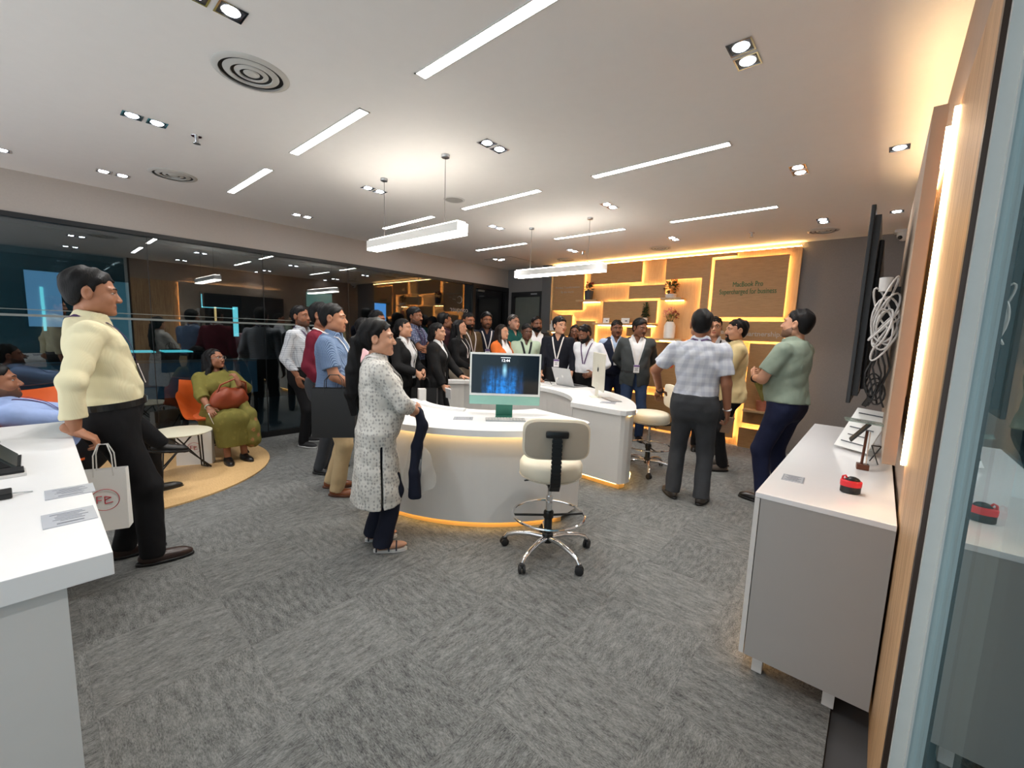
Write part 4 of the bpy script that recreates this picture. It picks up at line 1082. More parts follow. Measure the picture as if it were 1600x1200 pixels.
def side_table():
    t = thing('side_table', 'low round cream table with crossed black wire legs on the wood inlay', 'table', (-4.86, 0.86, ZP))
    MB().lathe([(0.001, 0.398), (0.235, 0.398), (0.243, 0.402), (0.243, 0.408), (0.235, 0.412), (0.001, 0.412)], n=48).build('tabletop', pm('cream_tabletop', (206, 202, 180), 0.45), t, True, 40)
    for k in range(4):
        a = 0.5+k*PI/2; b = a+PI/2
        MB().tube([(0.20*math.cos(a), 0.20*math.sin(a), 0.398), (0.22*math.cos(b+0.15), 0.22*math.sin(b+0.15), 0.008), (0.22*math.cos(b-0.25), 0.22*math.sin(b-0.25), 0.008), (0.14*math.cos(a+PI), 0.14*math.sin(a+PI), 0.398)] if k % 2 == 0 else
                  [(0.20*math.cos(a), 0.20*math.sin(a), 0.398), (0.235*math.cos(a+0.1), 0.235*math.sin(a+0.1), 0.008), (0.235*math.cos(a-0.35), 0.235*math.sin(a-0.35), 0.008), (0.12*math.cos(a+2.6), 0.12*math.sin(a+2.6), 0.398)], 0.0065, n=8).build('wire_leg', M['black'], t, True)
side_table()

def paper_bag(name, label, loc, rz, w_, h, d, mat, hook, logo=None, tilt=(0, 0)):
    """open paper carrier; loc is the middle of its bottom; hook = height of the handles above the rim"""
    t = thing(name, label, 'bag', loc, rz); t.rotation_euler = (tilt[0], tilt[1], rz)
    e = 0.002
    vs = [(-w_/2, -d/2, 0), (w_/2, -d/2, 0), (w_/2, d/2, 0), (-w_/2, d/2, 0), (-w_/2, -d*0.32, h), (w_/2, -d*0.32, h), (w_/2, d*0.32, h), (-w_/2, d*0.32, h)]
    g = [(-w_/2+0.012, 0, h*0.6), (w_/2-0.012, 0, h*0.6)]
    m = MB().add(vs, [(0, 3, 2, 1), (0, 1, 5, 4), (2, 3, 7, 6), (1, 2, 6, 5), (3, 0, 4, 7)])
    m.add([(x*0.98, y*0.95, z+e) for x, y, z in vs], [(0, 1, 2, 3), (0, 4, 5, 1), (2, 6, 7, 3), (1, 5, 6, 2), (3, 7, 4, 0)])
    m.build('body', mat, t)
    for s_ in (-1, 1):
        y = d*0.32*s_
        MB().tube([(-w_*0.22, y, h-0.03), (-w_*0.2, y*0.9, h+hook*0.6), (-w_*0.1, y*0.3, h+hook), (w_*0.1, y*0.3, h+hook), (w_*0.2, y*0.9, h+hook*0.6), (w_*0.22, y, h-0.03)], 0.003, n=6).build('handle', M['white_matte'] if mat is M['paper'] else M['black'], t, True)
    if logo:
        m = MB(); cz = h*0.52; ya = -d*0.42-0.004
        for s_ in (-1, 1):
            yy = (d/2-(d/2-d*0.32)*0.52+0.002)*s_
            m.tube([(0.055*math.cos(2*PI*k/28), yy, cz+0.055*math.sin(2*PI*k/28)) for k in range(28)], 0.0016, n=4, closed=True)
            # interlaced letter strokes inside the ring
            for a, b in (((-0.03, -0.015), (-0.03, 0.02)), ((-0.03, 0.02), (-0.01, 0.02)), ((-0.03, 0.0), (-0.012, 0.0)), ((0.0, -0.02), (0.0, 0.018)), ((0.0, 0.018), (0.024, 0.01)), ((0.024, 0.01), (0.0, -0.002)), ((0.0, -0.02), (0.03, -0.014))):
                m.tube([(a[0], yy, cz+a[1]), (b[0], yy, cz+b[1])], 0.0022, n=4)
        m.build('red_emblem', logo, t)
    return t
REDINK = pm('red_print', (190, 60, 70), 0.6)
paper_bag('paper_bag', 'white paper bag with a red ring emblem on the floor under the side table', (-5.13, 1.02, ZP), math.radians(62), 0.30, 0.33, 0.11, M['paper'], 0.06, REDINK)
paper_bag('paper_bag', 'white paper bag with a red ring emblem hanging from the yellow-shirted man\'s hand', (-2.87, 0.195, 0.385), math.radians(70), 0.17, 0.31, 0.07, M['paper'], 0.13, REDINK)

# ------------------------------------------------------------------ people: implicit surfaces meshed with surface nets
F32 = np.float32
def A(*v): return np.array(v, F32)
def vnorm(v): return np.sqrt(np.einsum('ij,ij->i', v, v))
def smin(a, b, k):
    h = np.clip(0.5+0.5*(b-a)/k, 0, 1); return b*(1-h)+a*h-k*h*(1-h)
def smax(a, b, k): return -smin(-a, -b, k)
def cap(p, a, b, ra, rb):
    ab = b-a; d = p-a; t = np.clip((d@ab)/max(1e-9, float(ab@ab)), 0, 1)
    return vnorm(d-t[:, None]*ab)-(ra+(rb-ra)*t)
def ell(p, c, r):
    q = (p-c)/r; k0 = vnorm(q); k1 = vnorm(q/r)+1e-9
    return k0*(k0-1)/k1
def rot3(x=0, y=0, z=0):
    return np.array((Matrix.Rotation(z, 3, 'Z')@Matrix.Rotation(y, 3, 'Y')@Matrix.Rotation(x, 3, 'X')), F32)

def snets(D, lo, h):
    s = D < 0; nx, ny, nz = D.shape
    c = [s[i:nx-1+i, j:ny-1+j, k:nz-1+k] for i in (0, 1) for j in (0, 1) for k in (0, 1)]
    cnt = sum(x.astype(np.int8) for x in c); mixed = (cnt > 0) & (cnt < 8)
    I = np.argwhere(mixed)
    if len(I) == 0: return np.zeros((0, 3), F32), np.zeros((0, 4), np.int32)
    idx = np.full(mixed.shape, -1, np.int32); idx[mixed] = np.arange(len(I))
    acc = np.zeros((len(I), 3), F32); n = np.zeros(len(I), F32)
    off = [(i, j, k) for i in (0, 1) for j in (0, 1) for k in (0, 1)]
    val = {o: D[I[:, 0]+o[0], I[:, 1]+o[1], I[:, 2]+o[2]] for o in off}
    for a in off:
        for ax in range(3):
            if a[ax]: continue
            b = list(a); b[ax] = 1; b = tuple(b)
            da, db = val[a], val[b]; m = (da < 0) != (db < 0)
            t = np.where(m, da/np.where(m, da-db, 1), 0)
            p = np.tile(np.array(a, F32), (len(I), 1)); p[:, ax] += t
            acc += p*m[:, None]; n += m
    V = (I+acc/n[:, None])*h+lo
    F = []
    for ax in range(3):
        sl0 = [slice(None)]*3; sl1 = [slice(None)]*3
        sl0[ax] = slice(0, -1); sl1[ax] = slice(1, None)
        s0, s1 = s[tuple(sl0)], s[tuple(sl1)]
        E = np.argwhere(s0 != s1); u, v = (ax+1) % 3, (ax+2) % 3
        E = E[(E[:, u] > 0) & (E[:, v] > 0) & (E[:, u] < D.shape[u]-1) & (E[:, v] < D.shape[v]-1)]
        if len(E) == 0: continue
        def cell(du, dv):
            q = E.copy(); q[:, u] += du; q[:, v] += dv; return idx[q[:, 0], q[:, 1], q[:, 2]]
        q = np.stack([cell(-1, -1), cell(0, -1), cell(0, 0), cell(-1, 0)], 1)
        flip = s1[E[:, 0], E[:, 1], E[:, 2]]
        q[flip] = q[flip][:, ::-1]
        F.append(q)
    F = np.concatenate(F); F = F[(F >= 0).all(1)]
    return V.astype(F32), F.astype(np.int32)

def iso(f, lo, hi, h, B=4, slack=1.7):
    lo = np.array(lo, F32)-2*h; hi = np.array(hi, F32)+2*h
    nb = np.ceil((hi-lo)/(h*B)).astype(int)+1
    g = np.stack(np.meshgrid(*[np.arange(n) for n in nb], indexing='ij'), -1).reshape(-1, 3)
    ctr = (lo+(g*B+(B-1)/2)*h).astype(F32)
    d = f(ctr)
    act = np.abs(d) < h*B*0.9*slack
    D = np.repeat(np.repeat(np.repeat(np.where(d < 0, -1, 1).astype(F32).reshape(nb), B, 0), B, 1), B, 2)
    ga = g[act]
    loc = np.stack(np.meshgrid(*[np.arange(B)]*3, indexing='ij'), -1).reshape(-1, 3)
    idx = (ga[:, None, :]*B+loc[None]).reshape(-1, 3)
    if len(idx): D[idx[:, 0], idx[:, 1], idx[:, 2]] = f((lo+idx*h).astype(F32))
    return snets(D, lo, F32(h))

def np_mesh(name, parts, mats, parent=None, smooth=True):
    """parts: list of (V, F, material index array or int)"""
    V = []; F = []; MI = []; o = 0
    for v, f, mi in parts:
        V.append(v); F.append(f+o); o += len(v); MI.append(np.full(len(f), mi, np.int32) if np.isscalar(mi) else mi)
    V = np.concatenate(V); F = np.concatenate(F); MI = np.concatenate(MI)
    me = bpy.data.meshes.new(name)
    me.vertices.add(len(V)); me.vertices.foreach_set('co', V.astype(F32).ravel())
    me.loops.add(F.size); me.loops.foreach_set('vertex_index', F.astype(np.int32).ravel())
    me.polygons.add(len(F)); me.polygons.foreach_set('loop_start', np.arange(0, F.size, 4, dtype=np.int32))
    me.polygons.foreach_set('material_index', MI)
    me.polygons.foreach_set('use_smooth', np.full(len(F), smooth))
    for m in mats: me.materials.append(m)
    me.update(calc_edges=True)
    ob = bpy.data.objects.new(name, me); COL.objects.link(ob)
    if parent is not None: ob.parent = parent
    return ob

# ---- cloth and skin materials
def skin(c): return pm('skin_%d_%d_%d' % c, c, 0.48, vary=0.06, vscale=30, spec=0.4)
def crease(t):
    """fine relief: crumpled cloth"""
    v = t.coord((1.6, 1.6, 0.9)); n1 = t.noise(v, 5.5, 2, 0.45); n2 = t.noise(t.coord((1, 1, 1)), 420, 2)
    r = t.math('SQRT', t.math('ADD', t.math('POWER', t.math('SUBTRACT', n1, 0.5), 2.0), 0.0004))
    t.bump(t.math('ADD', t.math('MULTIPLY', r, 1.0), t.math('MULTIPLY', n2, 0.02)), 0.38, 0.05)
def cloth(name, c, rough=0.8, vary=0.08):
    if name in _mats: return _mats[name]
    t = NT(name); cc = lin(c); nz = t.noise(t.coord(), 25)
    t.base(t.mix(nz, tuple(x*(1-vary) for x in cc[:3])+(1,), tuple(min(1, x*(1+vary)) for x in cc[:3])+(1,)))
    t.set(Roughness=rough); t.b.inputs['Specular IOR Level'].default_value = 0.25
    crease(t); _mats[name] = t.m; return t.m
def check_mat(name, base, line, freq, w1=0.3, mixv=0.75, line2=None):
    if name in _mats: return _mats[name]
    t = NT(name); tc = t.n('ShaderNodeTexCoord'); sp = t.n('ShaderNodeSeparateXYZ'); t.l(tc.outputs['Object'], sp.inputs[0])
    u = t.math('MULTIPLY', t.math('ADD', sp.outputs[0], sp.outputs[1]), freq); z = t.math('MULTIPLY', sp.outputs[2], freq)
    a = t.math('LESS_THAN', t.math('FRACT', u), w1); b = t.math('LESS_THAN', t.math('FRACT', z), w1)
    f = t.math('MULTIPLY', t.math('ADD', a, b), mixv*0.5, True)
    t.base(t.mix(f, lin(base), lin(line))); t.set(Roughness=0.8); t.b.inputs['Specular IOR Level'].default_value = 0.25; crease(t)
    _mats[name] = t.m; return t.m
def print_mat(name, base, spot, scale, th=0.35):
    if name in _mats: return _mats[name]
    t = NT(name); v = t.coord((1, 1, 0.8)); vo = t.n('ShaderNodeTexVoronoi'); vo.inputs['Scale'].default_value = scale; vo.inputs['Randomness'].default_value = 0.6
    t.l(v, vo.inputs['Vector']); d = vo.outputs['Distance']
    nz = t.noise(v, scale*6, 2)
    f = t.math('MULTIPLY', t.math('SUBTRACT', 1.0, t.ramp(d, th*0.75, th)), t.ramp(nz, 0.35, 0.55))
    ringf = t.math('MULTIPLY', t.ramp(d, th, th*1.05), t.math('SUBTRACT', 1.0, t.ramp(d, th*1.2, th*1.3)))
    f = t.math('ADD', f, t.math('MULTIPLY', t.math('MULTIPLY', ringf, t.ramp(nz, 0.45, 0.6)), 0.35), True)
    t.base(t.mix(f, lin(base), lin(spot))); t.set(Roughness=0.85); t.b.inputs['Specular IOR Level'].default_value = 0.2; crease(t)
    _mats[name] = t.m; return t.m
def hair_mat(name, c):
    if name in _mats: return _mats[name]
    t = NT(name); v = t.coord((1, 1, 0.25)); n = t.noise(v, 160, 3, 0.7)
    t.base(t.mix(n, lin(tuple(x*0.5 for x in c)), lin(tuple(min(255, x*1.6) for x in c)))); t.set(Roughness=0.5)
    t.bump(n, 0.6, 0.004); t.b.inputs['Specular IOR Level'].default_value = 0.22
    _mats[name] = t.m; return t.m
BLK = hair_mat('black_hair', (12, 11, 12)); BRN = hair_mat('dark_brown_hair', (28, 21, 18)); GRYH = hair_mat('greying_hair', (52, 48, 46))
EYEW = pm('eye_white', (168, 156, 148), 0.35); IRIS = pm('dark_iris', (24, 16, 12), 0.15)
RIBW = pm('white_ribbon', (222, 218, 216), 0.7); RIBP = pm('purple_ribbon', (78, 52, 96), 0.7)
BADGE = pm('badge_white', (232, 230, 232), 0.5); BADGEP = pm('badge_purple', (110, 84, 140), 0.5)

TZ = A(.76, .86, .93, 1.00, 1.08, 1.16, 1.24, 1.31, 1.37, 1.42, 1.46)
TAm = A(.140, .164, .168, .160, .158, .163, .172, .178, .172, .130, .07); TBm = A(.078, .110, .120, .112, .108, .112, .118, .118, .102, .080, .06)
TAf = A(.142, .172, .178, .156, .140, .142, .150, .156, .150, .112, .055); TBf = A(.080, .114, .120, .104, .096, .098, .104, .104, .090, .070, .05)
TC = A(-.010, -.012, -.010, -.004, .002, .005, .005, .002, -.006, -.014, -.020)
H0 = A(0, 0, .92)
L1, L2 = .285, .252

def ik(S, W, hint, l1, l2):
    d = W-S; L = float(np.linalg.norm(d)); u = d/max(L, 1e-6)
    Lc = min(L, l1+l2-0.004); W = S+u*Lc
    a = (l1*l1-l2*l2+Lc*Lc)/(2*Lc); hh = math.sqrt(max(0, l1*l1-a*a))
    p = hint-u*float(hint@u); p = p/max(1e-6, np.linalg.norm(p))
    return S+u*a+p*hh, W

def folds(p, amp, seed):
    """creases: warped ridges, deeper where cloth bunches"""
    x, y, z = p[:, 0], p[:, 1], p[:, 2]
    wx = x+.025*np.sin(11*z+7*y+seed); wz = z+.030*np.sin(13*x-9*y+seed*1.3)+.02*np.sin(17*y+seed)
    a = np.sin(13*wz+9*wx+5*y+seed); b = np.sin(22*wz-17*wx+9*y+seed*2.1); c = np.sin(10*wx+19*y+13*wz+seed*.7); e = np.sin(37*wz+14*wx-11*y+seed*1.7)
    r = 0.9*a+0.7*(1-2*np.sqrt(b*b+.03))+0.6*(1-2*np.sqrt(c*c+.03))+0.25*e
    return amp*r*0.52

def person(sp):
    g = sp.get('g', 'm'); s = sp['h']/1.72; fat = sp.get('fat', 0.3); seed = sp['seed'] = sp.get('seed', len(sp['label'])*1.37+sp['h']*31)
    hs = sp.get('res', 1.0)                       # mesh coarseness
    TA = (TAm if g == 'm' else TAf)+0.016*fat; bell = np.exp(-((TZ-1.06)/0.11)**2).astype(F32)
    TB = (TBm if g == 'm' else TBf)+0.042*fat*bell+0.010*fat; TCc = TC+0.034*fat*bell
    wsh = (1.0 if g == 'm' else 0.90)*(1+0.06*fat)
    lean = math.radians(sp.get('lean', 0)); twist = math.radians(sp.get('twist', 0)); side = math.radians(sp.get('side', 0))
    Rt = rot3(z=twist)@rot3(y=side)@rot3(x=-lean); hipP = A(*sp.get('hip', (0, 0, .92)))
    T = lambda q: hipP+Rt@(A(*q)-H0)
    Ti = lambda p: H0+(p-hipP)@Rt                  # rows: R^T (p-h)
    # head
    hy, hp, hr = [math.radians(v) for v in (tuple(sp.get('head', (0, 0)))+(0,))[:3]]
    Rh = rot3(z=hy)@rot3(y=hr)@rot3(x=hp)
    nb = T((0, -.022, 1.44)); Hc = T((0, -.018, 1.46))+Rh@A(0, .032, .150)
    Hi = lambda p: (p-Hc)@Rh
    hsc = (1.085 if g == 'm' else 1.03)*sp.get('hsz', 1.0)
    # limbs
    S = {}; E = {}; W = {}; HD = {}; HN = {}; CU = {}
    for sd, sg in (('R', 1), ('L', -1)):
        S[sd] = T((sg*.182*wsh, -.008, 1.388))
        a = sp.get('arm'+sd, {})
        wt = a.get('w', (sg*.255, .02, .85)); wt = A(*wt)
        if a.get('torso'): wt = T(wt)
        E[sd], W[sd] = ik(S[sd], wt, A(*a.get('e', (sg*.35, -1, -.2))), L1, L2)
        fd = W[sd]-E[sd]; fd = fd/np.linalg.norm(fd)
        hd = A(*a['d']) if 'd' in a else fd+A(0, .12, 0); HD[sd] = hd/np.linalg.norm(hd)
        n = A(*a['n']) if 'n' in a else A(-sg, .15, 0); n = n-HD[sd]*float(n@HD[sd]); HN[sd] = n/np.linalg.norm(n)
        CU[sd] = a.get('curl', 0.45)
    hipj = {}; K = {}; AK = {}; FD = {}
    st = sp.get('feet', ((.105, .0, 8), (-.105, .02, -8)))
    for (sd, sg), ft in zip((('R', 1), ('L', -1)), st):
        hipj[sd] = hipP+rot3(z=twist)@(A(sg*.088, -.005, .885)-H0)
        az = ft[3] if len(ft) > 3 else .085
        kh = A(*sp.get('knee', (sg*.1, 1, 0.0)))
        K[sd], AK[sd] = ik(hipj[sd], A(ft[0], ft[1], az), kh, .425, .40)
        AK[sd] = A(ft[0], ft[1], az) if np.linalg.norm(AK[sd]-A(ft[0], ft[1], az)) < 0.05 else AK[sd]
        FD[sd] = (math.radians(ft[2]), ft[4] if len(ft) > 4 else 0.0)
    def torso(p, off, zlo=.76, zhi=1.46, ext=None):
        q = Ti(p); z = q[:, 2]
        if ext is None: a, b, c = np.interp(z, TZ, TA), np.interp(z, TZ, TB), np.interp(z, TZ, TCc)
        else:
            ez, ea, eb = ext
            Z = np.concatenate([A(*ez), TZ[1:]]); a = np.interp(z, Z, np.concatenate([A(*ea), TA[1:]])); b = np.interp(z, Z, np.concatenate([A(*eb), TB[1:]])); c = np.interp(z, TZ, TCc)
        a = a.astype(F32)+off; b = b.astype(F32)+off
        f = (np.abs(q[:, 0]/a)**2.3+np.abs((q[:, 1]-c)/b)**2.3)**(1/2.3)
        d = (f-1)*np.minimum(a, b)*0.92
        if g == 'f':
            for sg in (-1, 1): d = smin(d, ell(q, A(sg*.072, .072+.02*fat, 1.262), A(.072, .062, .075)+off), .03)
        d = smax(d, z-(zhi+off*0.5), .02); d = np.maximum(d, (zlo)-z)
        return d.astype(F32)
    def yoke(p, off):
        d = None
        for sd, sg in (('R', 1), ('L', -1)):
            e = cap(p, T((sg*.045, -.020, 1.392)), S[sd]-Rt@A(sg*.012, 0, .004), .050+off, .048+off)
            d = e if d is None else np.minimum(d, e)
        return d
    ra = 1.0 if g == 'm' else 0.88; ra *= 1+0.12*fat
    # ---------------------------------------------------------------- body (one mesh: torso, arms, legs, head, hands)
    def f_body(p):
        d = smin(torso(p, -.014, zlo=.86), yoke(p, -.012), .04)
        d = smin(d, cap(p, Hc+Rh@A(0, -.02, -.07), nb-A(0, 0, .03), (.050 if g == 'm' else .042), (.060 if g == 'm' else .05)), .03)
        for sd in 'RL':
            d = smin(d, smin(cap(p, S[sd], E[sd], .047*ra, .040*ra), cap(p, E[sd], W[sd], .041*ra, .027*ra), .02), .025)
            d = smin(d, smin(cap(p, hipj[sd], K[sd], .078, .05), cap(p, K[sd], AK[sd], .05, .034), .02), .03)
        return d
    allp = np.stack([hipP, Hc]+[x[k] for x in (S, E, W, hipj, K, AK) for k in 'RL'])
    lo = allp.min(0)-.16; hi = allp.max(0)+.16; lo[2] = max(lo[2], -.01); 
    skm = skin(sp['skin']); lipm = pm('lip_%d_%d_%d' % sp['skin'], tuple(int(c*k) for c, k in zip(sp['skin'], (.80, .62, .60))), 0.4)
    parts = []
    v, f = iso(f_body, lo, [hi[0], hi[1], min(hi[2], float(Hc[2])+.0)], .013*hs); parts.append((v, f, 0))
    jaww = 1.0+0.10*fat
    def f_head(p):
        q = Hi(p)/hsc
        d = ell(q, A(0, -.014, .036), A(.075, .094, .079))
        d = smin(d, ell(q, A(0, .022, -.026), A(.062*jaww, .068, .080)), .03)
        d = smin(d, ell(q, A(0, .034, -.072), A(.047*jaww, .044, .036)), .025)
        d = smin(d, ell(q, A(0, .070, -.098), A(.022, .020, .017)), .02)
        for sg in (-1, 1):
            d = smin(d, ell(q, A(sg*.040, .052, -.032), A(.026, .026, .026)), .015)
            d = smin(d, ell(q, A(sg*.050*jaww, .005, -.062), A(.022, .04, .03)), .02)
            d = smin(d, cap(q, A(sg*.012, .083, .020), A(sg*.048, .070, .021), .011, .009), .012)
        for sg in (-1, 1): d = smax(d, -ell(q, A(sg*.0315, .096, .001), A(.019, .018, .012)), .008)
        for sg in (-1, 1):
            d = smin(d, cap(q, A(sg*.019, .0815, .0080), A(sg*.045, .0735, .0070), .0050, .0045), .004)
            d = smin(d, cap(q, A(sg*.020, .0800, -.0085), A(sg*.044, .0730, -.0075), .0038, .0034), .004)
        d = smin(d, cap(q, A(0, .082, .006), A(0, .1005, -.034), .0085, .0130), .010)
        for sg in (-1, 1): d = smin(d, ell(q, A(sg*.012, .096, -.038), A(.009, .010, .008)), .006)
        d = smin(d, cap(q, A(-.017, .083, -.0635), A(.017, .083, -.0635), .0065, .0065), .006)
        d = smin(d, cap(q, A(-.015, .082, -.075), A(.015, .082, -.075), .0070, .0070), .005)
        for sg in (-1, 1):
            e = ell(q, A(sg*.079, -.012, -.006), A(.010, .021, .033)); e = smax(e, -ell(q, A(sg*.090, -.006, -.004), A(.010, .012, .019)), .004)
            d = smin(d, e, .006)
        d = d*hsc
        return smin(d, cap(p, Hc+Rh@A(0, -.022, -.065), nb-A(0, 0, .045), (.051 if g == 'm' else .043), (.058 if g == 'm' else .05)), .025)
    r = .125
    hb = np.stack([Hc-.125, Hc+.135]); hb[0, 2] = min(Hc[2]-.13, nb[2]-.03)
    hv, hf = iso(f_head, np.minimum(hb[0], nb-.06)*[1, 1, 0]+A(0, 0, hb[0, 2]), np.maximum(hb[1], nb+.06), .0062*hs*sp.get('hres', 1.0))
    q = Hi(hv[hf].mean(1))/hsc
    lip = (ell(q, A(0, .088, -.0692), A(.023, .018, .0115)) < 0)
    parts.append((hv, hf, np.where(lip, 1, 0).astype(np.int32)))
    # hands
    for sd, sg in (('R', 1), ('L', -1)):
        d_, n_ = HD[sd], HN[sd]; t_ = np.cross(d_, n_)*sg; t_ = t_.astype(F32); w0 = W[sd]; cu = CU[sd]; hk = 1.0 if g == 'm' else .90
        segs = [(w0-d_*.03, w0+d_*.02, .026, .025)]
        for i, (of, Lf) in enumerate(((.030, .070), (.010, .078), (-.011, .073), (-.030, .058))):
            b = w0+(d_*.088+t_*of*1.03)*hk; ang = 0.12+cu*.55
            for k, fr in enumerate((.46, .31, .23)):
                dd = d_*math.cos(ang)+n_*math.sin(ang)+t_*(of*0.9*(1-cu*.6)); dd = dd/np.linalg.norm(dd)
                e = b+dd*Lf*fr*1.08*hk
                segs.append((b.astype(F32), e.astype(F32), (.0094-.0010*k)*hk, (.0088-.0012*k)*hk)); b = e; ang += cu*(1.05 if k == 0 else .8)
        tb = w0+(d_*.022+t_*.028)*hk; td = d_*.62+t_*.70+n_*.30; td = td/np.linalg.norm(td)
        te = tb+td*.046*hk; td2 = d_*.85+t_*(.38-.3*cu)+n_*(.3+.35*cu); td2 = td2/np.linalg.norm(td2)
        segs += [(tb.astype(F32), te.astype(F32), .0135*hk, .0112*hk), (te.astype(F32), (te+td2*.034*hk).astype(F32), .0112*hk, .0085*hk)]
        Rl = np.stack([t_, d_, n_], 1).astype(F32)
        def f_hand(p):
            d = ell((p-(w0+d_*.050*hk))@Rl, A(0, 0, 0), A(.043, .056, .0165)*hk)
            d = smin(d, cap(p, *segs[0]), .015)
            fg = None
            for sgm in segs[1:-2]:
                e = cap(p, *sgm); fg = e if fg is None else np.minimum(fg, e)
            d = smin(d, fg, .007)
            for sgm in segs[-2:]: d = smin(d, cap(p, *sgm), .009)
            return d
        P = np.array([x for sgm in segs for x in sgm[:2]])
        v, f = iso(f_hand, P.min(0)-.045, P.max(0)+.045, .0052*max(hs, .85)*sp.get('handres', 1.0)); parts.append((v, f, 0))
    if sp.get('shoe') == 'sandal' or sp.get('shoe') == 'bare':
        for sd in 'RL':
            fa = FD[sd][0]; Rf = rot3(z=-fa); ak = AK[sd]
            def f_foot(p):
                q = (p-A(ak[0], ak[1], 0))@Rf
                d = ell(q, A(0, .065, .030+sp.get('solez', .02)), A(.036, .115, .028)); d = smin(d, cap(q, A(0, -.01, .05), A(0, 0, .12), .032, .034), .03)
                return smin(d, ell(q, A(0, -.03, .035+sp.get('solez', .02)), A(.03, .03, .03)), .02)
            v, f = iso(f_foot, [ak[0]-.2, ak[1]-.2, 0], [ak[0]+.2, ak[1]+.2, .13], .008); parts.append((v, f, 0))
    body = np_mesh('person', parts, [skm, lipm])
    dx, dy = sp['face']; rz = math.atan2(-dx, dy)
    body.location = (sp['pos'][0], sp['pos'][1], sp.get('z', 0.0)); body.rotation_euler = (0, 0, rz); body.scale = (s, s, s)
    tag(body, sp['label'], 'person', sp.get('group', 'people at the presentation'))
    # ---------------------------------------------------------------- face details
    def hp_(x, y, z): return tuple(Hc+Rh@(A(x, y, z)*hsc))
    if not sp.get('noface'):
        er = (Matrix([[float(x) for x in row] for row in Rh])).to_euler()
        for sg in (-1, 1):
            m = MB().ball(hp_(sg*.0315, .0742, .000), (.0140*hsc, .0095*hsc, .0066*hsc), 0, 12, 8, er)
            m.ball(hp_(sg*.0310, .0790, .0005), (.0070*hsc, .0056*hsc, .0060*hsc), 1, 10, 6, er)
            m.build('eye', [EYEW, IRIS], body, True)
            m = MB().tube([hp_(sg*.013, .0925, .019), hp_(sg*.030, .0905, .0255), hp_(sg*.050, .0755, .0215)], [.0030, .0038, .0018] if g == 'm' else [.0022, .0026, .0012], n=6)
            m.build('eyebrow', sp.get('hairm', BLK), body, True)
    hm = sp.get('hairm', BLK)
    style = sp.get('hair', 'short')
    def f_cap(p, off=0.0, front=.068, back=-.075):
        q = Hi(p)/hsc
        d = ell(q, A(0, -.018, .038), A(.0805, .1005, .0875)+off)
        d = smin(d, ell(q, A(0, -.045, -.01), A(.068, .062, .07)+off*.6), .02)
        zl = np.interp(q[:, 1], A(-.11, -.07, -.045, -.030, -.012, .004, .014, .022, .040, .075, .10), A(back, back, back+.02, -.015, .030, .010, -.012, .030, .045, front-.006, front))
        zl = zl.astype(F32)+np.interp(np.abs(q[:, 0]), A(0, .035, .06), A(0.004, 0, -.012)).astype(F32)*(q[:, 1] > .05)
        d = smax(d, (zl-q[:, 2])*.75, .006)
        x, y, z = q[:, 0], q[:, 1], q[:, 2]
        d = d-.0030*(np.sin(95*x+60*y+seed)+np.sin(110*y-70*z+seed*2))*np.clip(z*16, 0.2, 1)
        return d*hsc
    longp = []
    if style in ('long', 'ponytail', 'bun', 'bob', 'braid'):
        def hl(*c): return Hc+Rh@(A(*c)*hsc)
        if style == 'long':
            L = sp.get('hairlen', .30)
            longp = [(hl(0, -.055, .02), hl(0, -.085, -.10), .085, .085), (hl(0, -.085, -.10), T((0, -.115, 1.46-L*.55)), .085, .10), (T((0, -.115, 1.46-L*.55)), T((0, -.125, 1.46-L)), .10, .06)]
            for sg in (-1, 1): longp += [(hl(sg*.070, -.005, .04), hl(sg*.080, .0, -.08), .022, .026), (hl(sg*.080, .0, -.08), T((sg*.10, .035, 1.40)), .026, .035), (T((sg*.10, .035, 1.40)), T((sg*.095, .105, 1.30-.2*L)), .035, .018)]
        elif style == 'bob':
            longp = [(hl(0, -.055, .02), hl(0, -.080, -.09), .088, .075)]
            for sg in (-1, 1): longp += [(hl(sg*.068, -.01, .05), hl(sg*.076, -.022, -.05), .022, .022)]
        elif style == 'ponytail':
            longp = [(hl(0, -.10, .02), hl(.0, -.135, -.02), .034, .040), (hl(0, -.135, -.02), T((-.03, -.165, 1.38)), .040, .050), (T((-.03, -.165, 1.38)), T((-.05, -.175, 1.20)), .050, .046), (T((-.05, -.175, 1.20)), T((-.06, -.165, 1.04)), .046, .018)]
        elif style == 'bun':
            longp = [(hl(0, -.105, -.02), hl(0, -.115, -.03), .045, .045)]
        elif style == 'braid':
            longp = [(hl(0, -.09, -.03), T((.02, -.13, 1.36)), .036, .034), (T((.02, -.13, 1.36)), T((.03, -.15, 1.10)), .034, .02)]
    def f_hair(p):
        fr = sp.get('front', .068)
        d = f_cap(p, sp.get('vol', 0.0), fr, -.09 if longp else -.075)
        for a, b, r0, r1 in longp:
            x = (cap(p, a.astype(F32), b.astype(F32), r0, r1))
            d = smin(d, x, .02)
        if longp:
            q = Hi(p)/hsc
            face = smax(ell(q, A(0, .075, -.03), A(.062, .085, .105)), -.2-q[:, 1], .01)
            d = smax(d, -face, .008)
            d = d-.0035*(np.sin(140*p[:, 0]+seed)+np.sin(120*p[:, 1]+30*p[:, 2]))*(p[:, 2] < Hc[2]+.05)
        return d
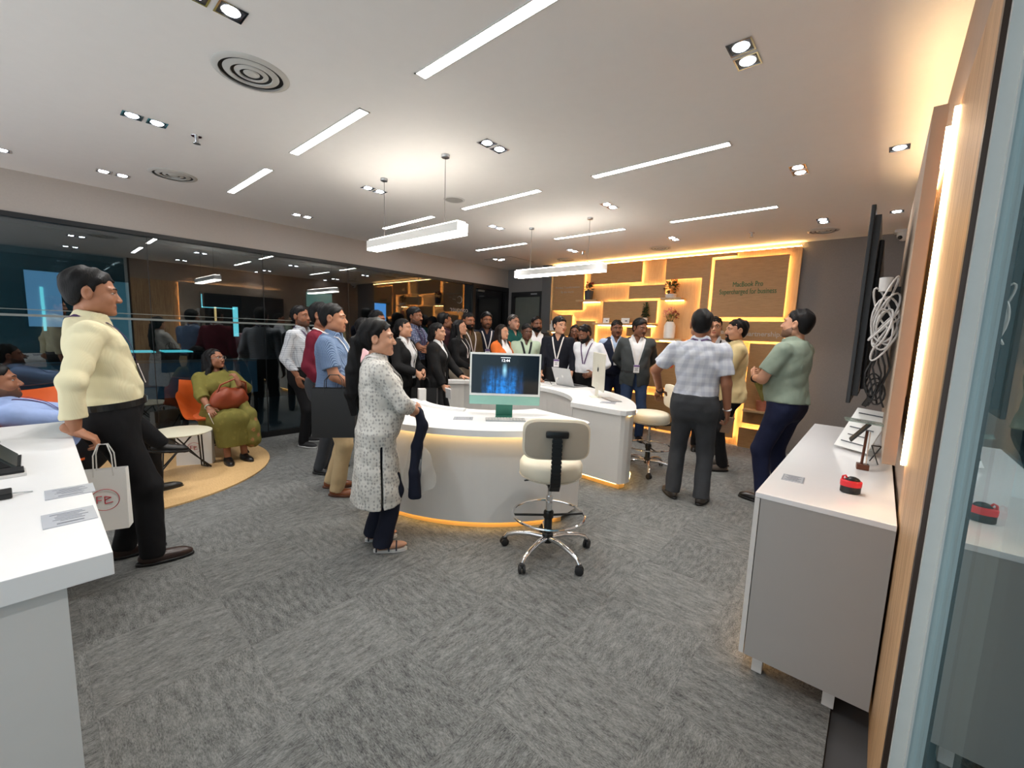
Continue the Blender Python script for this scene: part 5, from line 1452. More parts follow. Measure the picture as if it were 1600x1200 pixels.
    if style != 'none':
        P = np.array([Hc-.14, Hc+.155]+[x for l in longp for x in (l[0]-l[2], l[1]+l[3], l[0]+l[2], l[1]-l[3])])
        if style == 'bald':
            def f_hair(p):
                q = Hi(p)/hsc
                return smax(f_cap(p, -.002, .068), (q[:, 2]-.045-.2*np.clip(-q[:, 1]-.02, 0, .1))*.8, .006)
        v, f = iso(f_hair, P.min(0), P.max(0), .0072*hs)
        np_mesh('hair', [(v, f, 0)], [hm], body)
    bm_ = sp.get('beard')
    if bm_ in ('full', 'goatee', 'stubble'):
        def f_beard(p):
            q = Hi(p)/hsc; o = .007 if bm_ != 'stubble' else .0016
            d = smin(ell(q, A(0, .022, -.026), A(.062*jaww, .068, .080)+o), ell(q, A(0, .036, -.076), A(.048*jaww, .046, .038)+o), .02)
            d = smin(d, ell(q, A(0, .066, -.098), A(.024, .022, .020)+o), .02)
            for sg in (-1, 1): d = smin(d, ell(q, A(sg*.050*jaww, .005, -.062), A(.022, .04, .03)+o), .02)
            zt = np.interp(q[:, 1], A(-.01, .02, .05, .075), A(.0, -.035, -.052, -.048))
            d = smax(d, (q[:, 2]-zt.astype(F32))*.8, .005); d = smax(d, (-.008-q[:, 1]), .005)
            d = smax(d, -ell(q, A(0, .090, -.069), A(.020, .03, .0095)), .004)
            if bm_ == 'goatee': d = smax(d, np.abs(q[:, 0])-.030, .006)
            return d*hsc
        v, f = iso(f_beard, Hc-.145, Hc+.145, .0062*hs)
        if len(f): np_mesh('beard', [(v, f, 0)], [hm if bm_ != 'stubble' else pm('stubble_%d_%d_%d' % sp['skin'], tuple(int(c_*.62) for c_ in sp['skin']), .6)], body)
    if sp.get('moustache') or bm_ in ('full', 'goatee'):
        MB().tube([hp_(-.030, .079, -.062), hp_(-.016, .092, -.052), hp_(0, .097, -.050), hp_(.016, .092, -.052), hp_(.030, .079, -.062)], [.003, .006, .0058, .006, .003], n=7).build('moustache', hm, body, True)
    if sp.get('glasses'):
        m = MB(); GM = M['black'] if sp['glasses'] == 1 else M['alu']
        for sg in (-1, 1):
            m.tube([hp_(sg*(.033+.024*math.cos(a)), .098-.10*abs(.024*math.cos(a)+.0)*0.25, .0+.018*math.sin(a)) for a in [2*PI*k/18 for k in range(18)]], .0016, n=5, closed=True)
            m.tube([hp_(sg*.057, .094, .004), hp_(sg*.082, .03, .006), hp_(sg*.085, -.015, .0)], .0016, n=5)
        m.tube([hp_(-.010, .100, .003), hp_(0, .103, .006), hp_(.010, .100, .003)], .0016, n=5)
        m.build('spectacles', GM, body, True)
    # ---------------------------------------------------------------- clothing
    top = sp['top']; off = top.get('off', .012)
    def sleeves(p, kind, off, d):
        for sd in 'RL':
            if kind == 'short':
                e = S[sd]+(E[sd]-S[sd])*.74; u = (e-S[sd])/np.linalg.norm(e-S[sd])
                a = cap(p, S[sd], S[sd]+(E[sd]-S[sd])*.9, .054*ra+off, .058*ra+off*1.1); a = np.maximum(a, (p-e)@u)
            elif kind == 'three':
                e = E[sd]+(W[sd]-E[sd])*.35; u = (e-E[sd])/np.linalg.norm(e-E[sd])
                a = smin(cap(p, S[sd], E[sd], .050*ra+off, .043*ra+off), np.maximum(cap(p, E[sd], e+u*.04, .042*ra+off, .040*ra+off), (p-e)@u), .02)
            else:
                e = E[sd]+(W[sd]-E[sd])*.95; u = (e-E[sd])/np.linalg.norm(e-E[sd])
                a = smin(cap(p, S[sd], E[sd], .049*ra+off, .041*ra+off), np.maximum(cap(p, E[sd], e+u*.03, .041*ra+off, .029*ra+off), (p-e)@u), .02)
                if top.get('cuff'): a = np.minimum(a, np.maximum(cap(p, e-u*.06, e+u*.03, .036*ra+off, .036*ra+off), (p-e)@u))
            d = smin(d, a, .022)
        return d
    def neckhole(p, d, r=.064, rad=True):
        return smax(d, -cap(p, T((0, -.022, 1.38)), T((0, .015, 1.60)), r*(1 if g == 'm' else .9), r*1.15), .006)
    def garment(kind, off, hem, V=None, collar=True, ext=None, amp=.0045, flare=0.0, neckr=.064, slit=False):
        amp = amp*1.35
        def fn(p):
            q = Ti(p)
            d = torso(p, off, zlo=(ext[0][0]-.2 if ext else .70), ext=ext)
            if flare: d = d-flare*np.clip((1.05-q[:, 2])/.25, 0, 1)
            d = smin(d, yoke(p, off), .045)
            if kind: d = sleeves(p, kind, off, d)
            else:
                for sd in 'RL': d = smax(d, -cap(p, S[sd]+(S[sd]-E[sd])*.1, E[sd], .066, .08), .01)
            d = d+folds(p, amp, seed)
            d = np.maximum(d, hem+.006*np.sin(9*q[:, 0]+seed)-q[:, 2])
            d = neckhole(p, d, neckr)
            if collar:
                rr = np.sqrt(q[:, 0]**2+(q[:, 1]+.006-.3*(q[:, 2]-1.44))**2); c = np.abs(rr-(.066 if g == 'm' else .057)-(1.506-q[:, 2])*.34)-.0088*max(1.0, hs*1.05)
                top_ = 1.506-.30*np.clip(q[:, 1], -.04, .1)
                c = smax(c, np.maximum(q[:, 2]-top_, 1.415-q[:, 2]), .004)
                c = smax(c, -np.maximum(np.abs(q[:, 0])-.012-.3*(1.45-q[:, 2]), -(q[:, 1])), .004)
                d = np.minimum(d, c)
                d = smax(d, -np.maximum(np.abs(q[:, 0])-np.clip((q[:, 2]-1.375)*.42, 0, 1), -q[:, 1]+.02), .004)
            if V is not None:
                z0, k = V
                cut = np.maximum(np.abs(q[:, 0])-np.where(q[:, 2] > z0, .006+(q[:, 2]-z0)*k, .004+(z0-q[:, 2])*.10 if hem < .9 and top.get('open', 1) else -.01), -q[:, 1]+.015)
                d = smax(d, -cut, .006)
            if slit:
                d = smax(d, -np.maximum(np.maximum(np.abs(q[:, 1]+.0)-.008, .10-np.abs(q[:, 0])), q[:, 2]-.84), .004)
            return d
        return fn
    arm_p = np.stack([x[k] for x in (S, E, W) for k in 'RL'])
    def mk(name, fn, zlo, mat, h=.0115, parent=None, lo_=None, hi_=None):
        pts = np.concatenate([arm_p, np.stack([T((-.24, -.2, zlo)), T((.24, .28, zlo)), T((-.2, -.2, 1.50)), T((.2, .2, 1.50))])])
        l, u = pts.min(0)-.075, pts.max(0)+.075
        if lo_ is not None: l = np.minimum(l, lo_)
        v, f = iso(fn, l, u, h*hs)
        return np_mesh(name, [(v, f, 0)], [mat], parent if parent is not None else body)
    k = top['kind']
    hem = top.get('hem', .965)
    if k in ('shirt', 'polo', 'sweater', 'tshirt'):
        o = mk({'shirt': 'shirt', 'polo': 'polo_shirt', 'sweater': 'sweater', 'tshirt': 'blouse'}[k], garment(top.get('sleeve', 'long'), off, hem, collar=(k in ('shirt', 'polo')), flare=top.get('flare', .0), amp=top.get('amp', .0045), neckr=.064 if k != 'tshirt' else .075), hem-.05, top['mat'])
        if k == 'shirt' and sp.get('buttons', True):
            pass
    elif k in ('blazer', 'vest'):
        inn = top['inner']
        mk('shirt', garment('long' if k == 'vest' and top.get('sleeve', 'long') == 'long' else ('short' if k == 'vest' else None), .010, .97, collar=True, amp=.002), .95, inn)
        mk('blazer' if k == 'blazer' else 'waistcoat', garment('long' if k == 'blazer' else None, .026, hem, V=top.get('V', (1.08, .26)), collar=False, flare=.012, neckr=.078, amp=.004), hem-.05, top['mat'])
        if k == 'blazer' and top.get('lapel', True):
            for sg in (-1, 1):
                pass
    elif k == 'kurti':
        ext = ((.40, .60, .76), (.225, .205, .185), (.165, .15, .13))
        mk('kurti', garment(top.get('sleeve', 'three'), off, hem, collar=top.get('collar', False), ext=ext, slit=True, amp=.005, neckr=.068), hem-.05, top['mat'], h=.0105)
    # lower body
    bot = sp.get('bottom', {})
    if bot.get('kind', 'trousers') == 'trousers':
        wid = bot.get('w', 1.0); zt = bot.get('top', .995)
        toff = .021 if (k != 'kurti' and hem >= .95) else .003
        def f_tr(p):
            q = Ti(p)
            d = smax(torso(p, toff, zlo=.60), .765-q[:, 2], .05); d = np.maximum(d, q[:, 2]-zt)
            for sd in 'RL':
                up = AK[sd]-K[sd]; up = up/np.linalg.norm(up)
                hemc = AK[sd]+up*.035
                lg = smin(cap(p, hipj[sd], K[sd], .090*wid*(1+.1*fat), .067*wid), np.maximum(cap(p, K[sd], AK[sd]+up*.08, .066*wid, .056*wid*bot.get('flare', 1.0)), (p-hemc)@up), .03)
                d = smin(d, lg, .05)
            return d+folds(p*A(1.1, 1.1, .7), .0045, seed+3)
        P = np.stack([x[q_] for x in (hipj, K, AK) for q_ in 'RL']+[T((0, 0, 1.02))])
        v, f = iso(f_tr, P.min(0)-.17-.03*fat, P.max(0)+.17+.05*fat, .0125*hs)
        np_mesh('trousers', [(v, f, 0)], [bot['mat']], body)
        if bot.get('belt'):
            vs = []; n = 44; a = float(np.interp(.985, TZ, TA))+.026; b = float(np.interp(.985, TZ, TB))+.026; c = float(np.interp(.985, TZ, TCc))
            for zz, ex in ((.968, 0), (.968, .004), (1.004, .004), (1.004, 0)):
                for i in range(n):
                    t = 2*PI*i/n; ct, st_ = math.cos(t), math.sin(t); r_ = (abs(ct)**2.3+abs(st_)**2.3)**(-1/2.3)
                    vs.append(tuple(T(((a+ex)*ct*r_, c+(b+ex)*st_*r_, zz))))
            fs = [(q_*n+i, q_*n+(i+1) % n, (q_+1)*n+(i+1) % n, (q_+1)*n+i) for q_ in range(3) for i in range(n)]
            bo = MB().add(vs, fs).build('belt', M['black'], body)
            MB().box(tuple(T((0, c+b+.006, .986))), (.042, .006, .036), bev=.002).build('buckle', M['chrome'], bo)
    elif bot['kind'] == 'skirt':
        def f_sk(p):
            q = Ti(p)
            d = np.maximum(torso(p, .02, zlo=.74), q[:, 2]-1.0)
            lg = None
            for sd in 'RL':
                l = smin(cap(p, hipj[sd], K[sd], .115, .105), cap(p, K[sd], AK[sd]+A(0, 0, .05), .105, .085), .05)
                lg = l if lg is None else smin(lg, l, .16)
            d = smin(d, lg, .05)
            d = d+folds(p*A(1.6, 1.6, .25), .011, seed)
            return np.maximum(d, bot.get('hem', .16)-p[:, 2])
        P = np.stack([x[q_] for x in (hipj, K, AK) for q_ in 'RL']+[T((0, 0, 1.02))])
        v, f = iso(f_sk, P.min(0)-.2, P.max(0)+.2, .0125*hs)
        np_mesh('skirt', [(v, f, 0)], [bot['mat']], body)
    # shoes
    if sp.get('shoe', 'shoe') not in ('none', 'bare'):
        for sd in 'RL':
            fa, pitch = FD[sd]; ak = AK[sd]; Rf = rot3(z=-fa)@rot3(x=pitch)
            z0 = ak[2]-.085
            if sp.get('shoe') == 'sandal':
                m = MB(); R_ = lambda c: tuple(A(ak[0], ak[1], z0)+Rf@A(*c))
                pts = [(.040*math.cos(t)*(1.0 if math.sin(t) > 0 else .85), .055+.125*math.sin(t)) for t in [2*PI*i/28 for i in range(28)]]
                vs = [R_((x, y, .002)) for x, y in pts]+[R_((x*1.04, y, .024)) for x, y in pts]; n = 28
                so = m.add(vs, [tuple(range(n))[::-1], tuple(n+i for i in range(n))]+[(i, (i+1) % n, n+(i+1) % n, n+i) for i in range(n)]).build('sandal', sp['shoem'], body)
                for yy, hh in ((.10, .055), (.045, .072), (-.045, .085)):
                    pts = [R_((.043*math.cos(t), yy, .02+hh*math.sin(t))) for t in [PI*i/10 for i in range(11)]]
                    MB().tube(pts, .006, n=6).build('strap', pm('navy_strap', (34, 38, 52), 0.6), so, True)
                continue
            def f_shoe(p, sole=False):
                q = (p-A(ak[0], ak[1], z0))@Rf
                if sole:
                    f_ = np.sqrt((q[:, 0]/.047)**2+((q[:, 1]-.058)/.142)**2); d = (f_-1)*.045
                    return np.maximum(d, np.maximum(q[:, 2]-.022, .001-q[:, 2]))
                d = ell(q, A(0, .080, .028), A(.045, .115, .042)); d = smin(d, ell(q, A(0, -.010, .045), A(.041, .062, .052)), .03)
                return np.maximum(d, np.maximum(.016-q[:, 2], q[:, 2]-.098))
            R0 = .2
            v, f = iso(f_shoe, [ak[0]-.2, ak[1]-.2, z0-.03], [ak[0]+.2, ak[1]+.2, z0+.11], .0085*max(hs, .8)); 
            v2, f2 = iso(lambda p: f_shoe(p, True), [ak[0]-.2, ak[1]-.2, z0-.03], [ak[0]+.2, ak[1]+.2, z0+.11], .0085*max(hs, .8))
            np_mesh('shoe', [(v, f, 0), (v2, f2, 1)], [sp.get('shoem', pm('black_leather', (20, 18, 18), 0.3)), sp.get('solem', M['black'])], body)
    # lanyard and badge
    if sp.get('lanyard'):
        lo_off = {'blazer': .030, 'vest': .030}.get(k, off+.006)
        def ymarch(x, z):
            y = .45
            for _ in range(40):
                P1 = T((x, y, z)); d = float(np.minimum(torso(P1[None], lo_off), yoke(P1[None], lo_off))[0])
                if d < .003: break
                y -= max(d*.8, .001)
            return y
        ln = None; bz = sp.get('badge_z', 1.14)
        for sg in (-1, 1):
            pts = [(sg*.012, -.088, 1.468), (sg*.060, -.060, 1.484), (sg*.084, -.012, 1.474)]
            for t in np.linspace(0, 1, 7):
                x = sg*(.080*(1-t)+.010*t); z = 1.435*(1-t)+(bz)*t; pts.append((x, ymarch(x, z)+.003, z))
            W_ = [T(q_) for q_ in pts]; vs = []
            for i, P_ in enumerate(W_):
                dirv = W_[min(i+1, len(W_)-1)]-W_[max(i-1, 0)]; dirv = dirv/np.linalg.norm(dirv)
                nrm = Rt@A(sg*.5 if i < 3 else 0, -.7 if i == 0 else (.0 if i < 3 else 1), .6 if i < 3 else .15); sdv = np.cross(dirv, nrm); sdv = sdv/np.linalg.norm(sdv)
                nv = np.cross(sdv, dirv)
                for a_, b_ in ((-1, 0), (1, 0), (1, .0022), (-1, .0022)): vs.append(tuple(P_+sdv*.0085*a_*sp.get('ribw', 1.0)-nv*b_*(-1)))
            fs = []
            for i in range(len(W_)-1):
                for c_ in range(4): fs.append((4*i+c_, 4*i+(c_+1) % 4, 4*i+4+(c_+1) % 4, 4*i+4+c_))
            fs += [(0, 3, 2, 1), tuple(4*(len(W_)-1)+c_ for c_ in range(4))]
            m = MB().add(vs, fs)
            if ln is None: first = m
            else: pass
            ln = m.build('lanyard', sp.get('ribbon', RIBW), body)
        if sp.get('badge', True):
            y0, y1 = ymarch(0, bz-.015), ymarch(0, bz-.105); ctr = T((0, max((y0+y1)/2, ymarch(0, bz-.06))+.006, bz-.062)); ang = math.atan2(y0-y1, .09)
            Rb = Rt@rot3(x=-ang); eb = Matrix([[float(x) for x in row] for row in Rb]).to_euler()
            bo = MB().box(tuple(ctr), (.078, .004, .112), rot=eb, bev=.001).build('badge', BADGE, body)
            MB().box(tuple(ctr+Rb@A(0, .0024, .040)), (.076, .001, .028), rot=eb).build('badge_header', sp.get('badgem', BADGEP), bo)
            m = MB()
            for i, wd in enumerate((.05, .036, .044)): m.box(tuple(ctr+Rb@A(0, .0024, .008-.016*i)), (wd, .001, .006), rot=eb)
            m.build('badge_print', M['ink'], bo)
    sp['_W'] = {q_: W[q_] for q_ in 'RL'}; sp['_HD'] = HD
    return body

# ------------------------------------------------------------------ the people
SK1 = (172, 120, 92); SK2 = (150, 100, 74); SK3 = (120, 78, 58); SK4 = (196, 146, 118); SK5 = (98, 64, 50)
BLACKC = cloth('black_suiting', (17, 17, 19)); NAVY = cloth('navy_cloth', (22, 26, 42)); WHITEC = cloth('white_cotton', (226, 226, 228))
BLKTR = cloth('black_trouser_cloth', (20, 20, 23)); JEANS = cloth('blue_denim', (40, 56, 86), vary=0.2); CHARC = cloth('charcoal_trouser', (58, 60, 64))
LEAB = pm('black_leather', (20, 18, 18), 0.28); LEABR = pm('dark_brown_leather', (48, 32, 28), 0.3); TAN = pm('tan_leather', (128, 72, 40), 0.35)
CLASP_R = dict(w=(.075, .235, .99), e=(.7, -.6, -.3), d=(-.75, .25, -.35), n=(-.2, -1, .1), curl=.5)
CLASP_L = dict(w=(-.075, .245, .97), e=(-.7, -.6, -.3), d=(.75, .2, -.35), n=(.2, -1, .1), curl=.5)
CROSS_R = dict(w=(-.085, .255, 1.155), e=(.8, .2, -.6), d=(-.9, -.15, .15), n=(0, -1, .1), curl=.35)
CROSS_L = dict(w=(.075, .285, 1.125), e=(-.8, .2, -.6), d=(.9, -.2, .12), n=(0, -1, .1), curl=.35)
BACK_R = dict(w=(.09, -.20, .96), e=(1, -.35, .1), d=(-.8, -.1, -.4), n=(0, 1, 0)); BACK_L = dict(w=(-.09, -.22, .98), e=(-1, -.35, .1), d=(.8, -.1, -.4), n=(0, 1, 0))
HIP_R = dict(w=(.22, .10, 1.02), e=(1, -.5, -.1), d=(-.5, .35, -.5), n=(-.8, -.4, 0), curl=.4)
POCK_R = dict(w=(.215, .07, .90), e=(.5, -1, 0), d=(-.05, .25, -1), curl=.3)

PEOPLE = [
 dict(label='man in pale yellow shirt and black trousers leaning on the left counter', h=1.70, pos=(-3.27, .262), face=(.10, 1.0), fat=.55, skin=SK1, res=.72, hres=.85, seed=4.0,
      lean=-5, head=(-3, -1), hair='short', front=.062, vol=.004,
      armR=dict(w=(.285, -.13, .895), e=(1, -.35, 0), d=(-.05, .75, -.55), n=(-.15, -.55, -.8), curl=.95), armL=dict(w=(-.24, -.03, .85), curl=.7),
      feet=((.11, .14, 4), (-.09, .02, -6)), top=dict(kind='shirt', sleeve='long', cuff=1, mat=check_mat('pale_yellow_stripe', (234, 226, 190), (222, 212, 170), 130, .5, .5), amp=.006),
      bottom=dict(mat=BLKTR, belt=True, w=1.06), shoem=LEABR, lanyard=True, ribbon=RIBP, badge_z=1.20, moustache=False),
 dict(label='woman in white printed long kurti with a low black ponytail, back to camera', g='f', h=1.48, hsz=1.10, pos=(-2.40, 1.44), face=(.40, .92), fat=1.0, skin=SK4, res=.72, hres=.85, seed=2.0,
      head=(-14, 3), hair='ponytail', hairm=BLK, front=.072, vol=.006,
      armR=dict(w=(.06, .30, 1.045), e=(1, -.1, -.45), d=(-.9, .3, .1), n=(0, -1, 0)), armL=dict(w=(-.07, .29, 1.02), e=(-1, -.1, -.4), d=(.9, .3, .1), n=(0, -1, 0)),
      feet=((.11, .02, 12), (-.09, -.02, 2)), top=dict(kind='kurti', sleeve='three', hem=.385, off=.018, collar=True, mat=print_mat('paisley_print_cotton', (208, 206, 200), (138, 137, 136), 50, .42)),
      bottom=dict(mat=NAVY, w=.92, flare=1.45, top=.74), shoe='sandal', shoem=pm('white_sole', (214, 214, 212), 0.6), lanyard=True, badge=False),
 dict(label='man in blue checked half-sleeve shirt and khaki trousers holding a black bag', h=1.62, pos=(-3.50, 1.68), face=(.66, .75), fat=.8, skin=SK1, res=.78, seed=6.0,
      head=(2, 2), hair='short', front=.075, armR=dict(w=(.14, .27, .985), e=(.6, -1, -.2), d=(-.25, .9, -.3), n=(-.6, -.3, -.6), curl=.9), armL=dict(w=(-.14, .26, .99), e=(-.6, -1, -.2), curl=.8),
      feet=((.11, .05, 6), (-.10, -.06, -8)), top=dict(kind='shirt', sleeve='short', mat=check_mat('blue_gingham', (136, 160, 192), (42, 62, 102), 105, .46, 1.0)),
      bottom=dict(mat=cloth('khaki_cotton', (190, 166, 128)), belt=True, w=1.08), shoem=TAN, solem=pm('brown_sole', (86, 46, 24), .5), lanyard=True, badge_z=1.10, badge=False),
 dict(label='man in maroon sweater between the checked shirts at the left', h=1.655, pos=(-4.10, 1.86), face=(.72, .70), fat=.4, skin=SK2, seed=1.0, head=(0, 4), hair='short',
      armR=dict(w=(.24, .10, .90)), top=dict(kind='sweater', mat=cloth('maroon_knit', (104, 22, 42))), bottom=dict(mat=CHARC), shoem=LEAB, lanyard=True, badge=False, ribbon=RIBW),
 dict(label='man in white and grey checked shirt, hand in pocket, leftmost by the glass', h=1.655, pos=(-5.20, 2.12), face=(.82, .57), fat=.25, skin=SK2, seed=7.0, head=(-6, 6), hair='short', front=.06, beard='stubble',
      armR=POCK_R, feet=((.11, .06, 10), (-.12, -.05, -15)), top=dict(kind='shirt', sleeve='long', cuff=1, mat=check_mat('white_grey_check', (206, 210, 216), (120, 128, 142), 40, .22, .9)),
      bottom=dict(mat=BLKTR, belt=True), shoem=pm('black_sneaker', (26, 26, 30), .6), solem=pm('white_sneaker_sole', (196, 196, 196), .6), lanyard=True, badge=False, ribbon=RIBP),
 dict(label='person in pale pink shirt mostly hidden behind the long-haired kurti woman', h=1.53, pos=(-4.08, 2.30), face=(.8, .6), fat=.2, skin=SK2, seed=5.0, head=(0, 0), hair='short', res=1.15,
      armR=CLASP_R, armL=CLASP_L, top=dict(kind='shirt', mat=cloth('pink_cotton', (214, 178, 186))), bottom=dict(mat=BLKTR)),
 dict(label='tall dark-haired man barely visible above the kurti woman\'s head', h=1.66, pos=(-5.05, 3.02), face=(.75, .6), skin=SK2, seed=8.0, hair='short', res=1.15,
      top=dict(kind='shirt', mat=cloth('slate_cotton', (70, 78, 92))), bottom=dict(mat=BLKTR)),
 dict(label='woman in black blazer over white blouse holding a black bag in front', g='f', h=1.555, pos=(-4.30, 2.93), face=(.88, .40), fat=.3, skin=SK4, seed=3.0, head=(8, 5), hair='bun', front=.078,
      armR=dict(w=(.10, .25, 1.05), e=(.7, -.7, -.2), d=(-.4, .5, -.7), n=(-.5, -.8, 0), curl=.8), armL=dict(w=(-.05, .27, 1.05), e=(-.7, -.7, -.2), d=(.4, .5, -.7), n=(.5, -.8, 0), curl=.8),
      top=dict(kind='blazer', inner=WHITEC, mat=BLACKC, hem=.84, V=(.98, .22)), bottom=dict(mat=BLKTR), shoem=LEAB, lanyard=True, badge_z=1.08),
 dict(label='young man in dark blue patterned shirt with folded arms before the glass', h=1.745, pos=(-5.18, 3.72), face=(.80, .36), fat=.15, skin=SK2, seed=9.0, head=(-4, 2), hair='short', vol=.008, beard='stubble', moustache=True,
      armR=CROSS_R, armL=CROSS_L, top=dict(kind='shirt', sleeve='short', mat=print_mat('blue_floral_print', (74, 82, 110), (158, 160, 176), 42, .4)), bottom=dict(mat=BLKTR), lanyard=True, ribbon=RIBP, badge=False),
 dict(label='woman in black suit with tied hair resting a hand on the rear desk end', g='f', h=1.525, pos=(-4.13, 3.30), face=(.86, .52), fat=.2, skin=SK4, seed=12.0, head=(-6, 0), hair='bob', front=.066,
      armL=dict(w=(-.06, .40, .93), e=(-.4, -.6, -.7), d=(.1, 1, -.1), n=(0, 0, -1), curl=.15), armR=dict(w=(.20, .18, .86), e=(.5, -1, -.1), d=(-.1, .6, -.75), n=(-.7, -.1, -.3), curl=.7),
      top=dict(kind='blazer', inner=WHITEC, mat=BLACKC, hem=.82, V=(1.16, .26)), bottom=dict(mat=BLKTR), shoem=LEAB),
 dict(label='dark-haired man turned away behind the black-suited women', h=1.705, pos=(-5.20, 4.30), face=(.35, .92), skin=SK2, seed=2.5, head=(0, 4), hair='short', res=1.1,
      top=dict(kind='shirt', mat=cloth('dark_wine_cotton', (52, 24, 30))), bottom=dict(mat=BLKTR)),
 dict(label='woman with long loose black hair in black cardigan and white lanyard', g='f', h=1.595, pos=(-4.68, 4.17), face=(.86, .30), fat=.3, skin=SK4, seed=14.0, head=(2, 8), hair='long', hairlen=.34, front=.074,
      armR=CLASP_R, armL=CLASP_L, top=dict(kind='sweater', mat=BLACKC, neckr=.07), bottom=dict(mat=cloth('beige_cotton', (150, 138, 122))), lanyard=True, badge=False),
 dict(label='bearded man in olive brown shirt with white lanyard', h=1.715, pos=(-4.90, 4.52), face=(.86, -.10), fat=.5, skin=SK2, seed=15.0, head=(0, 0), hair='short', beard='full', front=.07,
      armR=CLASP_R, armL=CLASP_L, top=dict(kind='shirt', mat=cloth('olive_brown_cotton', (82, 66, 44))), bottom=dict(mat=BLKTR), lanyard=True, badge_z=1.12),
 dict(label='bearded man in dark navy shirt with a white lanyard before the black door', h=1.745, pos=(-4.92, 4.94), face=(.82, -.52), fat=.2, skin=SK2, seed=16.0, head=(4, 0), hair='short', beard='stubble', moustache=True, vol=.005,
      armR=BACK_R, armL=BACK_L, top=dict(kind='shirt', mat=NAVY), bottom=dict(mat=BLKTR), lanyard=True, badge_z=1.16),
 dict(label='woman in orange jacket with long dark hair above the green computer', g='f', h=1.55, pos=(-4.22, 4.58), face=(.90, .10), fat=.3, skin=SK4, seed=17.0, head=(0, 4), hair='long', hairlen=.26, hairm=BRN, front=.07,
      top=dict(kind='blazer', inner=WHITEC, mat=cloth('orange_silk', (206, 104, 44)), hem=.84, V=(1.0, .30)), bottom=dict(mat=BLKTR), armR=CLASP_R, armL=CLASP_L),
 dict(label='older fair man in dark green polo behind the green computer', h=1.725, pos=(-4.62, 5.28), face=(.88, -.22), fat=.9, skin=(198, 150, 128), seed=18.0, head=(6, 4), hair='short', front=.080, hairm=GRYH, vol=.0,
      armR=CLASP_R, armL=CLASP_L, top=dict(kind='polo', sleeve='short', hem=.9, flare=.018, mat=cloth('bottle_green_knit', (16, 78, 74))), bottom=dict(mat=BLKTR)),
 dict(label='thin man in pale mint shirt with a dark backpack strap', h=1.575, pos=(-4.03, 4.90), face=(.72, -.62), skin=SK5, seed=19.0, head=(10, -6), hair='short', front=.068,
      top=dict(kind='shirt', sleeve='short', mat=cloth('mint_cotton', (176, 194, 172))), bottom=dict(mat=BLKTR), lanyard=True, badge=False, ribbon=cloth('dark_strap', (30, 32, 36)), ribw=2.0),
 dict(label='balding bearded man in dark jacket behind the mint-shirted man', h=1.715, pos=(-4.44, 5.66), face=(.70, -.60), fat=.4, skin=SK3, seed=20.0, head=(10, 0), hair='short', front=.092, beard='full', vol=.0,
      top=dict(kind='blazer', inner=WHITEC, mat=BLACKC, hem=.80, V=(1.05, .3)), bottom=dict(mat=BLKTR)),
 dict(label='young man in dark navy sweater with white lanyard behind the laptop', h=1.68, pos=(-3.53, 5.03), face=(.50, -.86), fat=.2, skin=SK4, seed=21.0, head=(40, 4), hair='short', front=.058, vol=.007,
      armR=dict(w=(.22, .20, .90), e=(.5, -1, -.1), d=(-.1, .6, -.7), n=(-.7, .1, -.4), curl=.5), armL=dict(w=(-.22, .17, .90), e=(-.5, -1, -.1), d=(.1, .6, -.7), curl=.5),
      top=dict(kind='shirt', mat=cloth('ink_navy_knit', (15, 17, 28))), bottom=dict(mat=BLKTR), lanyard=True, badge_z=1.13),
 dict(label='woman with glasses and mustard scarf half hidden behind two men', g='f', h=1.60, pos=(-3.78, 5.86), face=(.5, -.8), fat=.2, skin=SK3, seed=22.0, head=(-10, 0), hair='long', hairlen=.25, glasses=1,
      top=dict(kind='tshirt', mat=cloth('mustard_cotton', (204, 140, 36))), bottom=dict(mat=BLKTR)),
 dict(label='bearded man in white shirt looking down, hand on hip', h=1.60, pos=(-3.12, 5.18), face=(.20, -.95), fat=.35, skin=SK3, seed=23.0, head=(-32, -24), hair='short', beard='full', front=.064,
      armL=dict(w=(-.17, .17, 1.0), e=(-1, -.6, -.1), d=(.7, .35, -.25), n=(.5, -.8, 0), curl=.3), armR=dict(w=(.26, .12, .93)),
      top=dict(kind='shirt', sleeve='long', mat=cloth('white_poplin', (220, 222, 228))), bottom=dict(mat=BLKTR), lanyard=True, badge_z=1.13, badge=False, ribbon=RIBP),
 dict(label='man in navy waistcoat over pale blue shirt with white lanyard', h=1.675, pos=(-3.04, 5.84), face=(.58, -.82), fat=.6, skin=SK3, seed=24.0, head=(4, -2), hair='short', moustache=True, front=.066,
      armR=BACK_R, armL=BACK_L, top=dict(kind='vest', sleeve='short', inner=cloth('pale_blue_cotton', (170, 190, 220)), mat=cloth('navy_wool', (24, 30, 50)), hem=.90, V=(1.22, .30), open=0), bottom=dict(mat=cloth('dark_indigo', (28, 36, 60))), lanyard=True, badge_z=1.17, shoem=LEAB),
 dict(label='man in grey blazer, white shirt and jeans beside the rear desk tip', h=1.69, pos=(-2.57, 5.56), face=(.52, -.86), fat=.35, skin=SK3, seed=25.0, head=(34, -7), hair='short', moustache=True, front=.064, vol=.006,
      armR=BACK_R, armL=BACK_L, feet=((.12, .0, 10), (-.11, .04, -8)), top=dict(kind='blazer', inner=WHITEC, mat=cloth('grey_blazer_wool', (62, 66, 68)), hem=.78, V=(1.02, .26)), bottom=dict(mat=JEANS, belt=True), lanyard=True, badge_z=1.10, shoem=LEAB),
 dict(label='man in pale checked half-sleeve shirt seen from behind, hand on stool', h=1.685, pos=(-1.18, 3.80), face=(-.22, .98), fat=.55, skin=SK2, res=.75, hres=.85, seed=26.0, head=(4, 2), hair='short', hairm=BLK, noface=True,
